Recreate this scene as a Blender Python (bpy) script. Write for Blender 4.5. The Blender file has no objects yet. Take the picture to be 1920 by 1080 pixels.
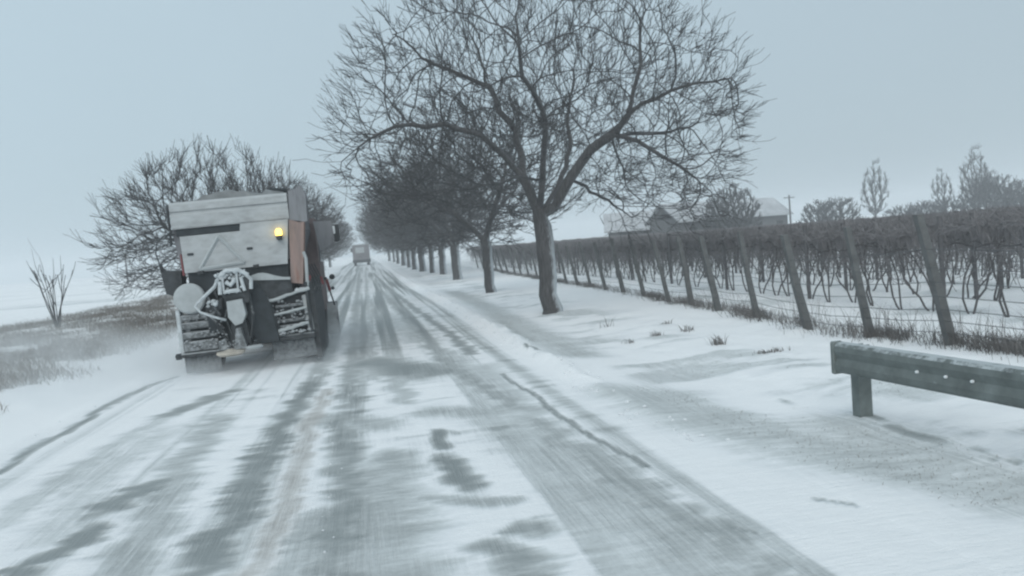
import bpy, math, random
import numpy as np
from mathutils import Matrix, Vector

S = bpy.context.scene
COL = S.collection
# ------------------------------------------------------------------ camera
F_PX = 1500.0
EYE = 1.70
VX, VY, ROLL = 685.0, 476.0, math.radians(4.5)
dY = np.array([VX - 960, 540 - VY, -F_PX]); dY /= np.linalg.norm(dY)
hh = np.array([math.cos(ROLL), math.sin(ROLL), 0.0])
upv = np.cross(hh, dY); upv /= np.linalg.norm(upv)
rtv = np.cross(dY, upv)
M3 = Matrix((rtv.tolist(), dY.tolist(), upv.tolist()))
cam_d = bpy.data.cameras.new('camera')
cam_d.sensor_width = 36.0
cam_d.lens = 36.0 * F_PX / 1920.0
cam_d.clip_end = 3000.0
cam_d.clip_start = 0.05
cam = bpy.data.objects.new('camera', cam_d)
cam.matrix_world = Matrix.Translation((0, 0, EYE)) @ M3.to_4x4()
COL.objects.link(cam)
S.camera = cam

# ------------------------------------------------------------------ world and light
W = bpy.data.worlds.new('World'); S.world = W
W.use_nodes = True
nt = W.node_tree; nt.nodes.clear()
SUN_EL, SUN_ROT = math.radians(38), math.radians(200)
sky = nt.nodes.new('ShaderNodeTexSky'); sky.sky_type = 'NISHITA'; sky.sun_disc = False
sky.sun_elevation = SUN_EL; sky.sun_rotation = SUN_ROT
sky.air_density = 1.0; sky.dust_density = 6.0; sky.ozone_density = 2.0
mx = nt.nodes.new('ShaderNodeMix'); mx.data_type = 'RGBA'
mx.inputs['Factor'].default_value = 0.90
nt.links.new(sky.outputs[0], mx.inputs['A'])
# an almost even snow-cloud layer, a little thinner to the left
wtc = nt.nodes.new('ShaderNodeTexCoord'); wnz = nt.nodes.new('ShaderNodeTexNoise'); wnz.inputs['Scale'].default_value = 2.2
wnz.inputs['Detail'].default_value = 4; nt.links.new(wtc.outputs['Generated'], wnz.inputs['Vector'])
wsx = nt.nodes.new('ShaderNodeSeparateXYZ'); nt.links.new(wtc.outputs['Generated'], wsx.inputs[0])
wm1 = nt.nodes.new('ShaderNodeMath'); wm1.operation = 'MULTIPLY_ADD'; wm1.inputs[1].default_value = -.75; wm1.inputs[2].default_value = .28
nt.links.new(wsx.outputs[0], wm1.inputs[0])
wm2 = nt.nodes.new('ShaderNodeMath'); wm2.operation = 'MULTIPLY_ADD'; wm2.inputs[1].default_value = .55
nt.links.new(wnz.outputs['Fac'], wm2.inputs[0]); nt.links.new(wm1.outputs[0], wm2.inputs[2])
wcm = nt.nodes.new('ShaderNodeMix'); wcm.data_type = 'RGBA'
nt.links.new(wm2.outputs[0], wcm.inputs['Factor'])
wcm.inputs['A'].default_value = (4.6, 5.72, 6.4, 1); wcm.inputs['B'].default_value = (5.45, 6.92, 7.8, 1)
nt.links.new(wcm.outputs['Result'], mx.inputs['B'])
bg = nt.nodes.new('ShaderNodeBackground'); bg.inputs[1].default_value = 0.10
nt.links.new(mx.outputs['Result'], bg.inputs[0])
out = nt.nodes.new('ShaderNodeOutputWorld'); nt.links.new(bg.outputs[0], out.inputs[0])
sd = bpy.data.lights.new('sun', 'SUN'); sd.energy = 1.4; sd.angle = math.radians(60)
sd.color = (1.0, 0.97, 0.93)
sun = bpy.data.objects.new('sun', sd); COL.objects.link(sun)
sun.rotation_euler = (math.radians(90) - SUN_EL, 0, math.pi - SUN_ROT)
S.view_settings.view_transform = 'Standard'; S.view_settings.look = 'None'
S.view_settings.exposure = 0.0; S.view_settings.gamma = 1.0
S.cycles.use_denoising = True
S.cycles.max_bounces = 6; S.cycles.diffuse_bounces = 3; S.cycles.glossy_bounces = 2
S.cycles.volume_bounces = 2; S.cycles.transparent_max_bounces = 8
S.cycles.filter_width = 2.3                                   # soft phone-camera picture

HAZE_DENSITY = 0.0024

# ------------------------------------------------------------------ helpers
def tag(o, label=None, cat=None, group=None, kind=None):
    if label: o['label'] = label
    if cat: o['category'] = cat
    if group: o['group'] = group
    if kind: o['kind'] = kind
    return o

def empty(name, loc, rz=0.0):
    o = bpy.data.objects.new(name, None); o.empty_display_size = 0.2
    o.location = loc; o.rotation_euler = (0, 0, rz)
    COL.objects.link(o)
    return o

def link(name, me, parent=None, loc=None):
    o = bpy.data.objects.new(name, me)
    COL.objects.link(o)
    if parent: o.parent = parent
    if loc is not None: o.location = loc
    return o

def mesh_np(name, V, quads=None, tris=None, mat=None, smooth=False):
    me = bpy.data.meshes.new(name)
    V = np.asarray(V, dtype=np.float32)
    nq = 0 if quads is None else len(quads); ntr = 0 if tris is None else len(tris)
    me.vertices.add(len(V)); me.vertices.foreach_set('co', V.ravel())
    loops = []
    if nq: loops.append(np.asarray(quads, dtype=np.int32).ravel())
    if ntr: loops.append(np.asarray(tris, dtype=np.int32).ravel())
    L = np.concatenate(loops)
    me.loops.add(len(L)); me.loops.foreach_set('vertex_index', L)
    me.polygons.add(nq + ntr)
    ls = np.concatenate([np.arange(nq) * 4, nq * 4 + np.arange(ntr) * 3]).astype(np.int32)
    me.polygons.foreach_set('loop_start', ls)
    if smooth: me.polygons.foreach_set('use_smooth', np.ones(nq + ntr, dtype=bool))
    me.update(calc_edges=True); me.validate()
    if mat: me.materials.append(mat)
    return me

class MB:
    """collects simple shaped pieces into one mesh"""
    def __init__(s): s.v = []; s.f = []
    def add(s, vs, fs):
        b = len(s.v); s.v += [tuple(map(float, p)) for p in vs]; s.f += [tuple(i + b for i in f) for f in fs]; return s
    def prism(s, poly, a, b, axis='y'):
        n = len(poly); vs = []
        for t in (a, b):
            for (p, q) in poly:
                vs.append({'y': (p, t, q), 'x': (t, p, q), 'z': (p, q, t)}[axis])
        fs = [tuple(range(n))[::-1], tuple(range(n, 2 * n))]
        fs += [(i, (i + 1) % n, n + (i + 1) % n, n + i) for i in range(n)]
        return s.add(vs, fs)
    def box(s, x0, x1, y0, y1, z0, z1, b=0.012):
        b = min(b, (x1 - x0) / 3, (z1 - z0) / 3, (y1 - y0) / 3)
        # chamfered box
        vs = []; 
        for (ix, iy, iz) in [(i, j, k) for i in (0, 1) for j in (0, 1) for k in (0, 1)]:
            X = (x0, x1)[ix]; Y = (y0, y1)[iy]; Z = (z0, z1)[iz]
            sx = b if ix == 0 else -b; sy = b if iy == 0 else -b; sz = b if iz == 0 else -b
            vs += [(X, Y + sy, Z + sz), (X + sx, Y, Z + sz), (X + sx, Y + sy, Z)]
        def I(i, j, k, a): return ((i * 2 + j) * 2 + k) * 3 + a
        fs = []
        for i in (0, 1):
            fs.append([I(i, 0, 0, 0), I(i, 1, 0, 0), I(i, 1, 1, 0), I(i, 0, 1, 0)][::(1 if i else -1)])
            fs.append([I(0, i, 0, 1), I(1, i, 0, 1), I(1, i, 1, 1), I(0, i, 1, 1)][::(-1 if i else 1)])
            fs.append([I(0, 0, i, 2), I(1, 0, i, 2), I(1, 1, i, 2), I(0, 1, i, 2)][::(1 if i else -1)])
            for j in (0, 1):
                fs.append([I(i, j, 0, 0), I(i, j, 1, 0), I(i, j, 1, 1), I(i, j, 0, 1)])
                fs.append([I(i, 0, j, 0), I(i, 1, j, 0), I(i, 1, j, 2), I(i, 0, j, 2)])
                fs.append([I(0, i, j, 1), I(1, i, j, 1), I(1, i, j, 2), I(0, i, j, 2)])
                for k in (0, 1): fs.append([I(i, j, k, 0), I(i, j, k, 1), I(i, j, k, 2)])
        return s.add(vs, fs)
    def tube(s, pts, r, n=8, cap=True):
        pts = [Vector(p) for p in pts]
        rs = r if isinstance(r, (list, tuple)) else [r] * len(pts)
        vs = []; prev = None
        for i, p in enumerate(pts):
            t = (pts[min(i + 1, len(pts) - 1)] - pts[max(i - 1, 0)]).normalized()
            if prev is None:
                u = t.orthogonal().normalized()
            else:
                u = (prev - t * prev.dot(t)).normalized()
            prev = u; w = t.cross(u)
            for k in range(n):
                a = 2 * math.pi * k / n
                vs.append(p + (u * math.cos(a) + w * math.sin(a)) * rs[i])
        fs = []
        for i in range(len(pts) - 1):
            for k in range(n):
                fs.append((i * n + k, i * n + (k + 1) % n, (i + 1) * n + (k + 1) % n, (i + 1) * n + k))
        if cap:
            fs.append(tuple(range(n))[::-1]); fs.append(tuple(range((len(pts) - 1) * n, len(pts) * n)))
        return s.add(vs, fs)
    def lathe(s, c, prof, axis='z', n=24):
        """prof: list of (radius, offset along axis) around centre c"""
        vs = []
        for (r, h) in prof:
            for k in range(n):
                a = 2 * math.pi * k / n; p, q = r * math.cos(a), r * math.sin(a)
                vs.append({'z': (c[0] + p, c[1] + q, c[2] + h), 'y': (c[0] + p, c[1] + h, c[2] + q), 'x': (c[0] + h, c[1] + p, c[2] + q)}[axis])
        fs = []
        for i in range(len(prof) - 1):
            for k in range(n):
                fs.append((i * n + k, i * n + (k + 1) % n, (i + 1) * n + (k + 1) % n, (i + 1) * n + k))
        fs.append(tuple(range(n))[::-1]); fs.append(tuple(range((len(prof) - 1) * n, len(prof) * n)))
        return s.add(vs, fs)
    def lumps(s, c, size, n, r, seed=1):
        """clotted snow: many small irregular icospheres in a volume"""
        R = random.Random(seed)
        for _ in range(n):
            p = [c[i] + R.uniform(-1, 1) * size[i] for i in range(3)]
            q = r * R.uniform(.5, 1.3)
            prof = [(0.01 * q, -q), (.7 * q, -.7 * q), (q, 0), (.75 * q, .6 * q), (0.01 * q, .95 * q)]
            s.lathe(p, [(a * R.uniform(.8, 1.2), b) for a, b in prof], n=7)
        return s
    def build(s, name, mat, parent=None, smooth=False):
        me = bpy.data.meshes.new(name); me.from_pydata(s.v, [], [tuple(f) for f in s.f])
        me.validate()
        import bmesh
        bm = bmesh.new(); bm.from_mesh(me); bmesh.ops.recalc_face_normals(bm, faces=bm.faces); bm.to_mesh(me); bm.free()
        me.materials.append(mat)
        if smooth:
            for p in me.polygons: p.use_smooth = True
        return link(name, me, parent)

def material(name, col, rough=.8, var=.25, scale=6.0, snow=0.0, snow_dir=(0, -.35, 1), snow_cov=.5, emit=None,
             metallic=0.0, bump=.3, snow_col=(.72, .77, .80), stretch=(1, 1, 1), coords='Object', zfade=None):
    """weathered surface: noisy base colour, with snow frozen on where the surface faces up or into the wind"""
    m = bpy.data.materials.new(name); m.use_nodes = True
    t = m.node_tree; N = t.nodes; Lk = t.links
    b = N['Principled BSDF']; b.inputs['Roughness'].default_value = rough; b.inputs['Metallic'].default_value = metallic
    b.inputs['Specular IOR Level'].default_value = .3
    tc = N.new('ShaderNodeTexCoord'); mp = N.new('ShaderNodeMapping'); mp.inputs['Scale'].default_value = stretch
    Lk.new(tc.outputs[coords], mp.inputs[0])
    nz = N.new('ShaderNodeTexNoise'); nz.inputs['Scale'].default_value = scale; nz.inputs['Detail'].default_value = 6
    nz.inputs['Roughness'].default_value = .62
    Lk.new(mp.outputs[0], nz.inputs['Vector'])
    cr = N.new('ShaderNodeValToRGB')
    cr.color_ramp.elements[0].position = .3; cr.color_ramp.elements[1].position = .7
    cr.color_ramp.elements[0].color = tuple(c * (1 - var) for c in col) + (1,)
    cr.color_ramp.elements[1].color = tuple(min(1, c * (1 + var)) for c in col) + (1,)
    Lk.new(nz.outputs['Fac'], cr.inputs[0])
    last = cr.outputs[0]
    if snow > 0:
        ge = N.new('ShaderNodeNewGeometry')
        dt = N.new('ShaderNodeVectorMath'); dt.operation = 'DOT_PRODUCT'
        d = Vector(snow_dir).normalized(); dt.inputs[1].default_value = d
        Lk.new(ge.outputs['Normal'], dt.inputs[0])
        n2 = N.new('ShaderNodeTexNoise'); n2.inputs['Scale'].default_value = scale * 1.7; n2.inputs['Detail'].default_value = 7
        n2.inputs['Roughness'].default_value = .7
        Lk.new(mp.outputs[0], n2.inputs['Vector'])
        a = N.new('ShaderNodeMath'); a.operation = 'MULTIPLY_ADD'; a.inputs[1].default_value = 1.6; 
        Lk.new(n2.outputs['Fac'], a.inputs[0]); Lk.new(dt.outputs['Value'], a.inputs[2])
        mr = N.new('ShaderNodeMapRange'); mr.inputs[1].default_value = 1.9 - snow_cov * 1.6; mr.inputs[2].default_value = 2.1 - snow_cov * 1.3
        mr.inputs[4].default_value = snow
        Lk.new(a.outputs[0], mr.inputs[0])
        fac = mr.outputs[0]
        if zfade:
            sx = N.new('ShaderNodeSeparateXYZ'); Lk.new(tc.outputs['Object'], sx.inputs[0])
            zr = N.new('ShaderNodeMapRange'); zr.inputs[1].default_value = zfade[0]; zr.inputs[2].default_value = zfade[1]
            zr.inputs[3].default_value = 1; zr.inputs[4].default_value = 0.12
            Lk.new(sx.outputs[2], zr.inputs[0])
            mu = N.new('ShaderNodeMath'); mu.operation = 'MULTIPLY'
            Lk.new(fac, mu.inputs[0]); Lk.new(zr.outputs[0], mu.inputs[1]); fac = mu.outputs[0]
        mi = N.new('ShaderNodeMix'); mi.data_type = 'RGBA'
        Lk.new(fac, mi.inputs['Factor']); Lk.new(last, mi.inputs['A']); mi.inputs['B'].default_value = snow_col + (1,)
        last = mi.outputs['Result']
    Lk.new(last, b.inputs['Base Color'])
    if bump:
        bp = N.new('ShaderNodeBump'); bp.inputs['Strength'].default_value = bump; bp.inputs['Distance'].default_value = .03
        Lk.new(nz.outputs['Fac'], bp.inputs['Height']); Lk.new(bp.outputs[0], b.inputs['Normal'])
    if emit:
        b.inputs['Emission Color'].default_value = emit[0] + (1,); b.inputs['Emission Strength'].default_value = emit[1]
    return m

# ------------------------------------------------------------------ noise
def vnoise(x, y, seed=0):
    xi = np.floor(x).astype(np.int64); yi = np.floor(y).astype(np.int64)
    fx = x - xi; fy = y - yi; fx = fx * fx * (3 - 2 * fx); fy = fy * fy * (3 - 2 * fy)
    def h(a, b):
        n = (a * 374761393 + b * 668265263 + seed * 1442695041) & 0xffffffff
        n = ((n ^ (n >> 13)) * 1274126177) & 0xffffffff
        return ((n ^ (n >> 16)) & 0xffff) / 65535.0
    return (h(xi, yi) * (1 - fx) + h(xi + 1, yi) * fx) * (1 - fy) + (h(xi, yi + 1) * (1 - fx) + h(xi + 1, yi + 1) * fx) * fy
def fbm(x, y, seed=0, o=4):
    r = 0; a = .5; t = 0
    for i in range(o):
        r = r + a * vnoise(x * 2 ** i, y * 2 ** i, seed + i * 17); t += a; a *= .55
    return r / t
def sm(a, b, v):
    t = np.clip((v - a) / (b - a), 0, 1); return t * t * (3 - 2 * t)

# ------------------------------------------------------------------ terrain
def zprof(y): return -.15 * sm(2, 15, y) - .15 * sm(20, 50, y) + .3 * sm(60, 130, y)
ROAD_L, ROAD_R = -3.55, 2.75
def height(x, y):
    x = np.asarray(x, dtype=float); y = np.asarray(y, dtype=float)
    z = zprof(y)
    # snow berm on the right road edge and ploughed edge on the left
    wob = .12 * (fbm(y * .5, y * 0 + 3, 5) - .5)
    z = z + .13 * np.exp(-((x - 2.62 - wob) / .17) ** 2) * (.1 + 1.6 * fbm(y * 1.6, x * 4, 7, 5) ** 1.3) * sm(5, 14, y)
    z = z + .05 * np.exp(-((x + 3.85 - wob) / .22) ** 2) * (.3 + fbm(y * .7, x * 2, 8))
    # verge on the right: shallow dish, then a small snow bank at the fence
    z = z - .05 * np.exp(-((x - 3.9) / .6) ** 2)
    z = z + .06 * np.exp(-((x - 6.9 - .03 * np.clip(y - 9, 0, 60)) / .8) ** 2) * (.5 + fbm(x * .6, y * .5, 11)) * sm(3, 7, y) 
    z = z + .10 * (fbm(x * .6, y * .4, 21) - .5) * sm(3.0, 4.5, x)
    z = z + (.07 * (fbm(x * 2.3, y * 1.6, 22) - .5) + .035 * (fbm(x * 7, y * 6, 23) - .5)) * sm(3.2, 4.5, x)
    # bank on the left
    z = z + .10 * sm(-4.4, -7.5, x) * (1 - sm(-13, -18, x) * .7) * sm(4, 14, y) * (1 - .4 * sm(60, 120, y))
    z = z + .14 * (fbm(x * .7, y * .35, 31) - .5) * sm(-4.2, -5.5, x)
    z = z + .04 * (fbm(x * 2.8, y * 1.8, 32) - .5) * sm(-4.0, -5.0, x)
    z = z + 1.0 * sm(60, 160, x) * sm(40, 120, y)
    # wheel ruts on the road: a few mm of packed snow
    on = sm(ROAD_L, ROAD_L + .3, x) * (1 - sm(ROAD_R - .4, ROAD_R, x))
    z = z + on * .012 * (fbm(x * 5, y * .5, 41) - .5) + on * .015 * (fbm(x * 1.5, y * 2.5, 43) - .5)
    return z
def hz(x, y): return float(height(np.array([x]), np.array([y]))[0])

STROKES = [
([(-3.54, 8.17), (-3.61, 9.23), (-3.63, 10.57), (-3.69, 12.16), (-3.58, 13.56), (-3.4, 14.61)],0.09,0.9,0),
([(-2.14, 5.05), (-2.12, 5.49), (-2.04, 5.88)],0.22,0.95,0),
([(-2.07, 6.32), (-2.01, 6.72), (-1.88, 6.98)],0.3,0.85,0),
([(-2.55, 10.5), (-2.37, 11.5), (-2.14, 12.04)],0.28,0.75,0),
([(-1.12, 4.0), (-1.06, 5.75), (-1.04, 7.52), (-1.02, 9.93), (-0.98, 12.18)],0.27,0.85,0),
([(-1.52, 4.81), (-1.62, 5.93), (-1.74, 7.55), (-1.9, 10.02)],0.35,0.5,0),
([(-2.29, 5.88), (-2.47, 7.73), (-2.29, 9.6)],0.4,0.3,0),
([(-0.74, 4.51), (-0.73, 5.78), (-0.73, 7.22), (-0.73, 9.28), (-0.69, 11.26)],0.17,0.44,1),
([(-0.29, 4.33), (-0.31, 5.47), (-0.34, 7.21), (-0.37, 9.21)],0.28,0.75,0),
([(-0.05, 4.24), (-0.03, 5.12), (-0.09, 6.18)],0.6,0.55,0),
([(-0.51, 4.41), (-0.49, 5.55)],0.25,0.55,0),
([(-0.62, 9.05), (0.04, 8.48)],0.5,0.6,0),
([(-0.35, 9.74), (-0.4, 16.43), (-0.51, 31.4), (-0.82, 92.08)],0.3,0.65,0),
([(-0.03, 13.69), (0.42, 12.65), (0.87, 11.98)],0.9,0.85,0),
([(0.07, 6.79), (0.14, 6.39)],0.4,0.6,0),
([(0.32, 9.67), (0.28, 12.15)],0.3,0.45,0),
([(0.50, 7.75), (0.70, 7.5)],0.10,0.5,0),
([(0.53, 7.68), (0.55, 6.9)],0.12,0.9,0),
([(0.55, 6.5), (0.60, 5.63)],0.2,0.9,0),
([(0.77, 4.67), (0.88, 4.57)],0.2,0.8,0),
([(0.58, 4.38), (0.72, 4.04), (0.8, 3.9)],0.22,0.7,0),
([(0.05, 5.68), (0.48, 5.35), (0.83, 5.25)],0.16,0.5,0),
([(1.13, 7.81), (1.4, 5.44), (1.52, 3.63), (1.55, -3)],0.5,0.42,0),
([(1.52, 7.57), (1.68, 5.31), (1.78, 3.53), (1.8, -3)],0.3,0.55,0),
([(1.72, 11.0), (1.79, 9.13), (1.78, 7.15), (1.84, 6.19), (1.91, 5.62)],0.06,0.85,0),
([(0.61, 79.85), (1.32, 30.2), (1.55, 19.23), (1.69, 13.59)],0.22,0.8,0),
([(0.65, 42.21), (0.99, 18.45), (1.24, 11.38), (1.43, 8.55)],0.3,0.6,0),
([(1.29, 14.11), (1.38, 9.34)],0.5,0.4,0),
([(0.63, 8.81), (1.06, 8.46), (1.59, 8.18)],0.5,0.5,0),
([(-0.28, 35.29), (0.63, 21.91), (0.85, 16.28)],0.5,0.4,0),
([(1.5, -3), (1.5, 3.6), (1.45, 8), (1.5, 12)],0.62,0.40,0),
([(-.9, 12), (-.95, 30), (-1.0, 70)],0.3,0.55,0),
([(-.05, 12), (-.1, 40), (-.1, 100)],0.22,0.5,0),
([(-2.9, 5), (-2.75, 8), (-2.6, 10.5)],0.3,0.35,0),
([(4.22, 6.25), (4.13, 5.74), (4.16, 5.41), (4.16, 4.88), (4.19, 4.6)],0.05,.9,0),
([(2.58, 4.44), (2.69, 4.27)],0.05,0.5,0),
([(1.9, 4.18), (1.97, 4.08)],0.06,0.6,0),
([(2.55, 13.39), (2.67, 12.87)],0.08,0.8,0),
([(3.96, 7.34), (3.99, 7.15)],0.06,0.6,0),
([(2.82, 8.32), (3.19, 5.67), (3.82, 4.27)],0.9,0.42,0),
([(3.82, 5.93), (3.69, 4.33)],0.8,0.42,0),
([(3.68, 35.28), (3.3, 18.78), (3.18, 12.4)],0.8,0.42,0),
([(3.09, 19.03), (2.9, 14.39)],0.3,0.5,0),
]
def surface_masks(x, y):
    """where the wind and the wheels have laid the asphalt or the soil bare (expo) and where slush is brown (mud)"""
    wx = x + .22 * (fbm(x * 2.2, y * 2.2, 51) - .5) + .05 * (fbm(x * 6, y * 4, 52) - .5)
    wy = y + .6 * (fbm(x * .9, y * .9, 53) - .5) + .35 * (fbm(x * 3, y * 3, 54) - .5)
    wx0 = wx; rag = .40 * (fbm(x * .5 + 40, y * 6.5, 55, 5) - .5) * (1 - .6 * sm(14, 30, y)); ex = np.zeros_like(x); mud = np.zeros_like(x)
    for pts, w, s, m in STROKES:
        d = np.full_like(x, 1e9); rw = wx0 + rag * min(1, max(.12, (w - .08) * 6)); tx = x + (rw - x) * min(1, .35 + w * 3); tyy = y + (wy - y) * min(1, .3 + w * 3)
        for (a, b) in zip(pts[:-1], pts[1:]):
            ax, ay = a; bx, by = b; dx, dy = bx - ax, by - ay; L2 = dx * dx + dy * dy
            t = np.clip(((tx - ax) * dx + (tyy - ay) * dy) / L2, 0, 1)
            # wind drags the ends of a patch along the road more than across it
            d = np.minimum(d, np.hypot(tx - ax - t * dx, (tyy - ay - t * dy) * .75))
        f = s * (1 - sm(w * .1, w * 1.0, d))
        if m: mud = np.maximum(mud, f / .30)
        ex = np.maximum(ex, f)
    long_ = fbm(x * 4.5, y * .04, 61, 5); lat = fbm(x * .8 + .6 * fbm(x, y * 2, 90), y * 4.5, 62, 5); pat = fbm(x * .7, y * .35, 63)
    on = sm(ROAD_L - .1, ROAD_L + .4, x) * (1 - sm(2.0, 2.35, x))
    far = sm(10, 22, y)
    amb = on * (sm(.50, .74, long_) * .40 + sm(.52, .75, lat) * .30 * sm(.35, .6, pat) + far * (.16 + .45 * sm(.4, .7, long_)))
    ex = np.maximum(ex * (.62 + .5 * lat + .3 * long_), amb)
    verge_r = sm(2.9, 3.3, x) * (1 - sm(5.0, 6.5, x))
    ex = np.maximum(ex, verge_r * sm(.48, .66, fbm(x * .8, y * 1.6, 64)) * .34)
    # dead grass and clods on the left bank, furrows in the field behind
    bank = sm(-4.9, -6.6, x) * (1 - sm(-13, -17, x)) * sm(9.5, 13, y + .3 * (x + 4)) * (1 - sm(70, 110, y))
    g = sm(.36, .6, fbm(x * .9, y * .45, 65, 5))
    ex = np.maximum(ex, bank * (.22 + .55 * g)); mud = np.maximum(mud, bank * .8)
    field = sm(-15, -18, x)
    fur = sm(.6, .75, fbm(x * .04, y * .25, 66)) * .3
    ex = np.maximum(ex, field * fur)
    vin = sm(7.5, 8.5, x) * (1 - sm(38, 45, x))
    ex = np.maximum(ex, vin * sm(.5, .72, fbm(x * .7, y * .7, 67)) * .3)
    return np.clip(ex, 0, 1), np.clip(mud, 0, 1)

def snow_ground_material():
    m = bpy.data.materials.new('wind_blown_snow'); m.use_nodes = True
    t = m.node_tree; N = t.nodes; L = t.links; b = N['Principled BSDF']
    b.inputs['Specular IOR Level'].default_value = .25
    ae = N.new('ShaderNodeAttribute'); ae.attribute_name = 'expo'
    am = N.new('ShaderNodeAttribute'); am.attribute_name = 'mud'
    tc = N.new('ShaderNodeTexCoord')
    def noise(scale, st, det=6, rg=.65):
        mp = N.new('ShaderNodeMapping'); mp.inputs['Scale'].default_value = st
        n = N.new('ShaderNodeTexNoise'); n.inputs['Scale'].default_value = scale; n.inputs['Detail'].default_value = det
        n.inputs['Roughness'].default_value = rg
        L.new(tc.outputs['Object'], mp.inputs[0]); L.new(mp.outputs[0], n.inputs['Vector']); return n.outputs['Fac']
    def math_(op, a, bb, c=None):
        n = N.new('ShaderNodeMath'); n.operation = op
        for i, q in enumerate((a, bb, c)):
            if q is None: continue
            if isinstance(q, (int, float)): n.inputs[i].default_value = q
            else: L.new(q, n.inputs[i])
        return n.outputs[0]
    lat = noise(9.0, (.35, 1.5, 1)); fine = noise(30.0, (.8, 1, 1), 8, .75); lon = noise(16.0, (1.6, .06, 1), 5, .7); big = noise(1.1, (1, .6, 1), 4)
    e = ae.outputs['Fac']
    d = math_('ADD', math_('MULTIPLY', math_('SUBTRACT', lat, .5), 1.0), math_('MULTIPLY', math_('SUBTRACT', fine, .5), .9))
    sel = noise(.55, (1.2, .5, 1), 3); srm = N.new('ShaderNodeMapRange'); srm.inputs[1].default_value = .44; srm.inputs[2].default_value = .56; L.new(sel, srm.inputs[0])
    inv = math_('SUBTRACT', 1.0, srm.outputs[0])
    d = math_('ADD', math_('MULTIPLY', math_('MULTIPLY', math_('SUBTRACT', lat, .5), 1.6), srm.outputs[0]), math_('MULTIPLY', math_('SUBTRACT', fine, .5), .9))
    d = math_('ADD', d, math_('MULTIPLY', math_('MULTIPLY', math_('SUBTRACT', lon, .5), 1.6), inv))
    # the drifting snow breaks up the edges most where the cover is half gone
    amp = math_('MULTIPLY_ADD', math_('MULTIPLY', e, math_('SUBTRACT', 1.25, e)), 1.3, .05)
    v = math_('ADD', e, math_('MULTIPLY', d, amp))
    v = math_('ADD', v, math_('MULTIPLY', math_('SUBTRACT', big, .5), .16))
    cr = N.new('ShaderNodeValToRGB'); cr.color_ramp.interpolation = 'LINEAR'
    els = cr.color_ramp.elements
    els[0].position = 0.0; els[0].color = (.86, .875, .885, 1)
    els[1].position = .92; els[1].color = (.27, .295, .295, 1)
    for p, c in ((.15, (.77, .79, .805, 1)), (.33, (.60, .63, .635, 1)), (.58, (.43, .455, .455, 1))):
        q = els.new(p); q.color = c
    L.new(v, cr.inputs[0])
    mi = N.new('ShaderNodeMix'); mi.data_type = 'RGBA'; mi.blend_type = 'MULTIPLY'
    mf = math_('MULTIPLY', am.outputs['Fac'], math_('MULTIPLY', v, 2.0)); 
    cl = N.new('ShaderNodeClamp'); L.new(mf, cl.inputs[0])
    L.new(cl.outputs[0], mi.inputs['Factor']); L.new(cr.outputs[0], mi.inputs['A']); mi.inputs['B'].default_value = (1.0, .94, .91, 1)
    L.new(mi.outputs['Result'], b.inputs['Base Color'])
    rr = N.new('ShaderNodeMapRange'); rr.inputs[1].default_value = .3; rr.inputs[2].default_value = .9
    rr.inputs[3].default_value = .85; rr.inputs[4].default_value = .45
    L.new(v, rr.inputs[0]); L.new(rr.outputs[0], b.inputs['Roughness'])
    bp = N.new('ShaderNodeBump'); bp.inputs['Strength'].default_value = .8; bp.inputs['Distance'].default_value = .035
    hgt = math_('SUBTRACT', math_('ADD', math_('MULTIPLY', lat, .6), math_('MULTIPLY', fine, .35)), v)
    L.new(hgt, bp.inputs['Height']); L.new(bp.outputs[0], b.inputs['Normal'])
    return m
M_SNOW = snow_ground_material()

def grid(name, xs, ys, zoff, mat):
    X, Y = np.meshgrid(xs, ys); Z = height(X, Y) + zoff(X, Y)
    nx, ny = len(xs), len(ys)
    V = np.stack([X.ravel(), Y.ravel(), Z.ravel()], 1)
    i = np.arange(nx - 1)[None, :] + np.arange(ny - 1)[:, None] * nx
    q = np.stack([i, i + 1, i + 1 + nx, i + nx], -1).reshape(-1, 4)
    me = mesh_np(name, V, quads=q, mat=mat, smooth=True)
    ex, mud = surface_masks(X, Y)
    for nm, arr in (('expo', ex), ('mud', mud)):
        a = me.attributes.new(nm, 'FLOAT', 'POINT'); a.data.foreach_set('value', arr.ravel().astype(np.float32))
    return link(name, me)

def spaced(a, b, s0, growth, smax):
    out_ = [a]; s = s0
    while out_[-1] < b:
        out_.append(out_[-1] + s); s = min(s * growth, smax)
    out_[-1] = b
    return out_
xl = spaced(3.9, 345, .30, 1.06, 18)
xs_g = [-v for v in reversed(spaced(3.9 + 6, 345, .30, 1.07, 18))] + list(np.arange(-9.75, 9.3, .075)) + spaced(9.35, 345, .16, 1.05, 18)
ys_f = list(np.arange(-12, 2.6, .35)) + spaced(2.7, 640, .045, 1.0085, 14)
ground = grid('ground', np.array(xs_g), np.array(ys_f),
              lambda X, Y: -.03 * sm(ROAD_L - .02, ROAD_L + .12, X) * (1 - sm(ROAD_R - .12, ROAD_R + .02, X)), M_SNOW)
tag(ground, kind='structure')
xs_r = np.arange(ROAD_L - .06, ROAD_R + .07, .035)
ys_r = np.array(list(np.arange(-12, 2.6, .25)) + spaced(2.65, 640, .03, 1.0085, 14))
road = grid('road', xs_r, ys_r,
            lambda X, Y: -.004 + 0 * X, M_SNOW)
tag(road, kind='structure')

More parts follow.
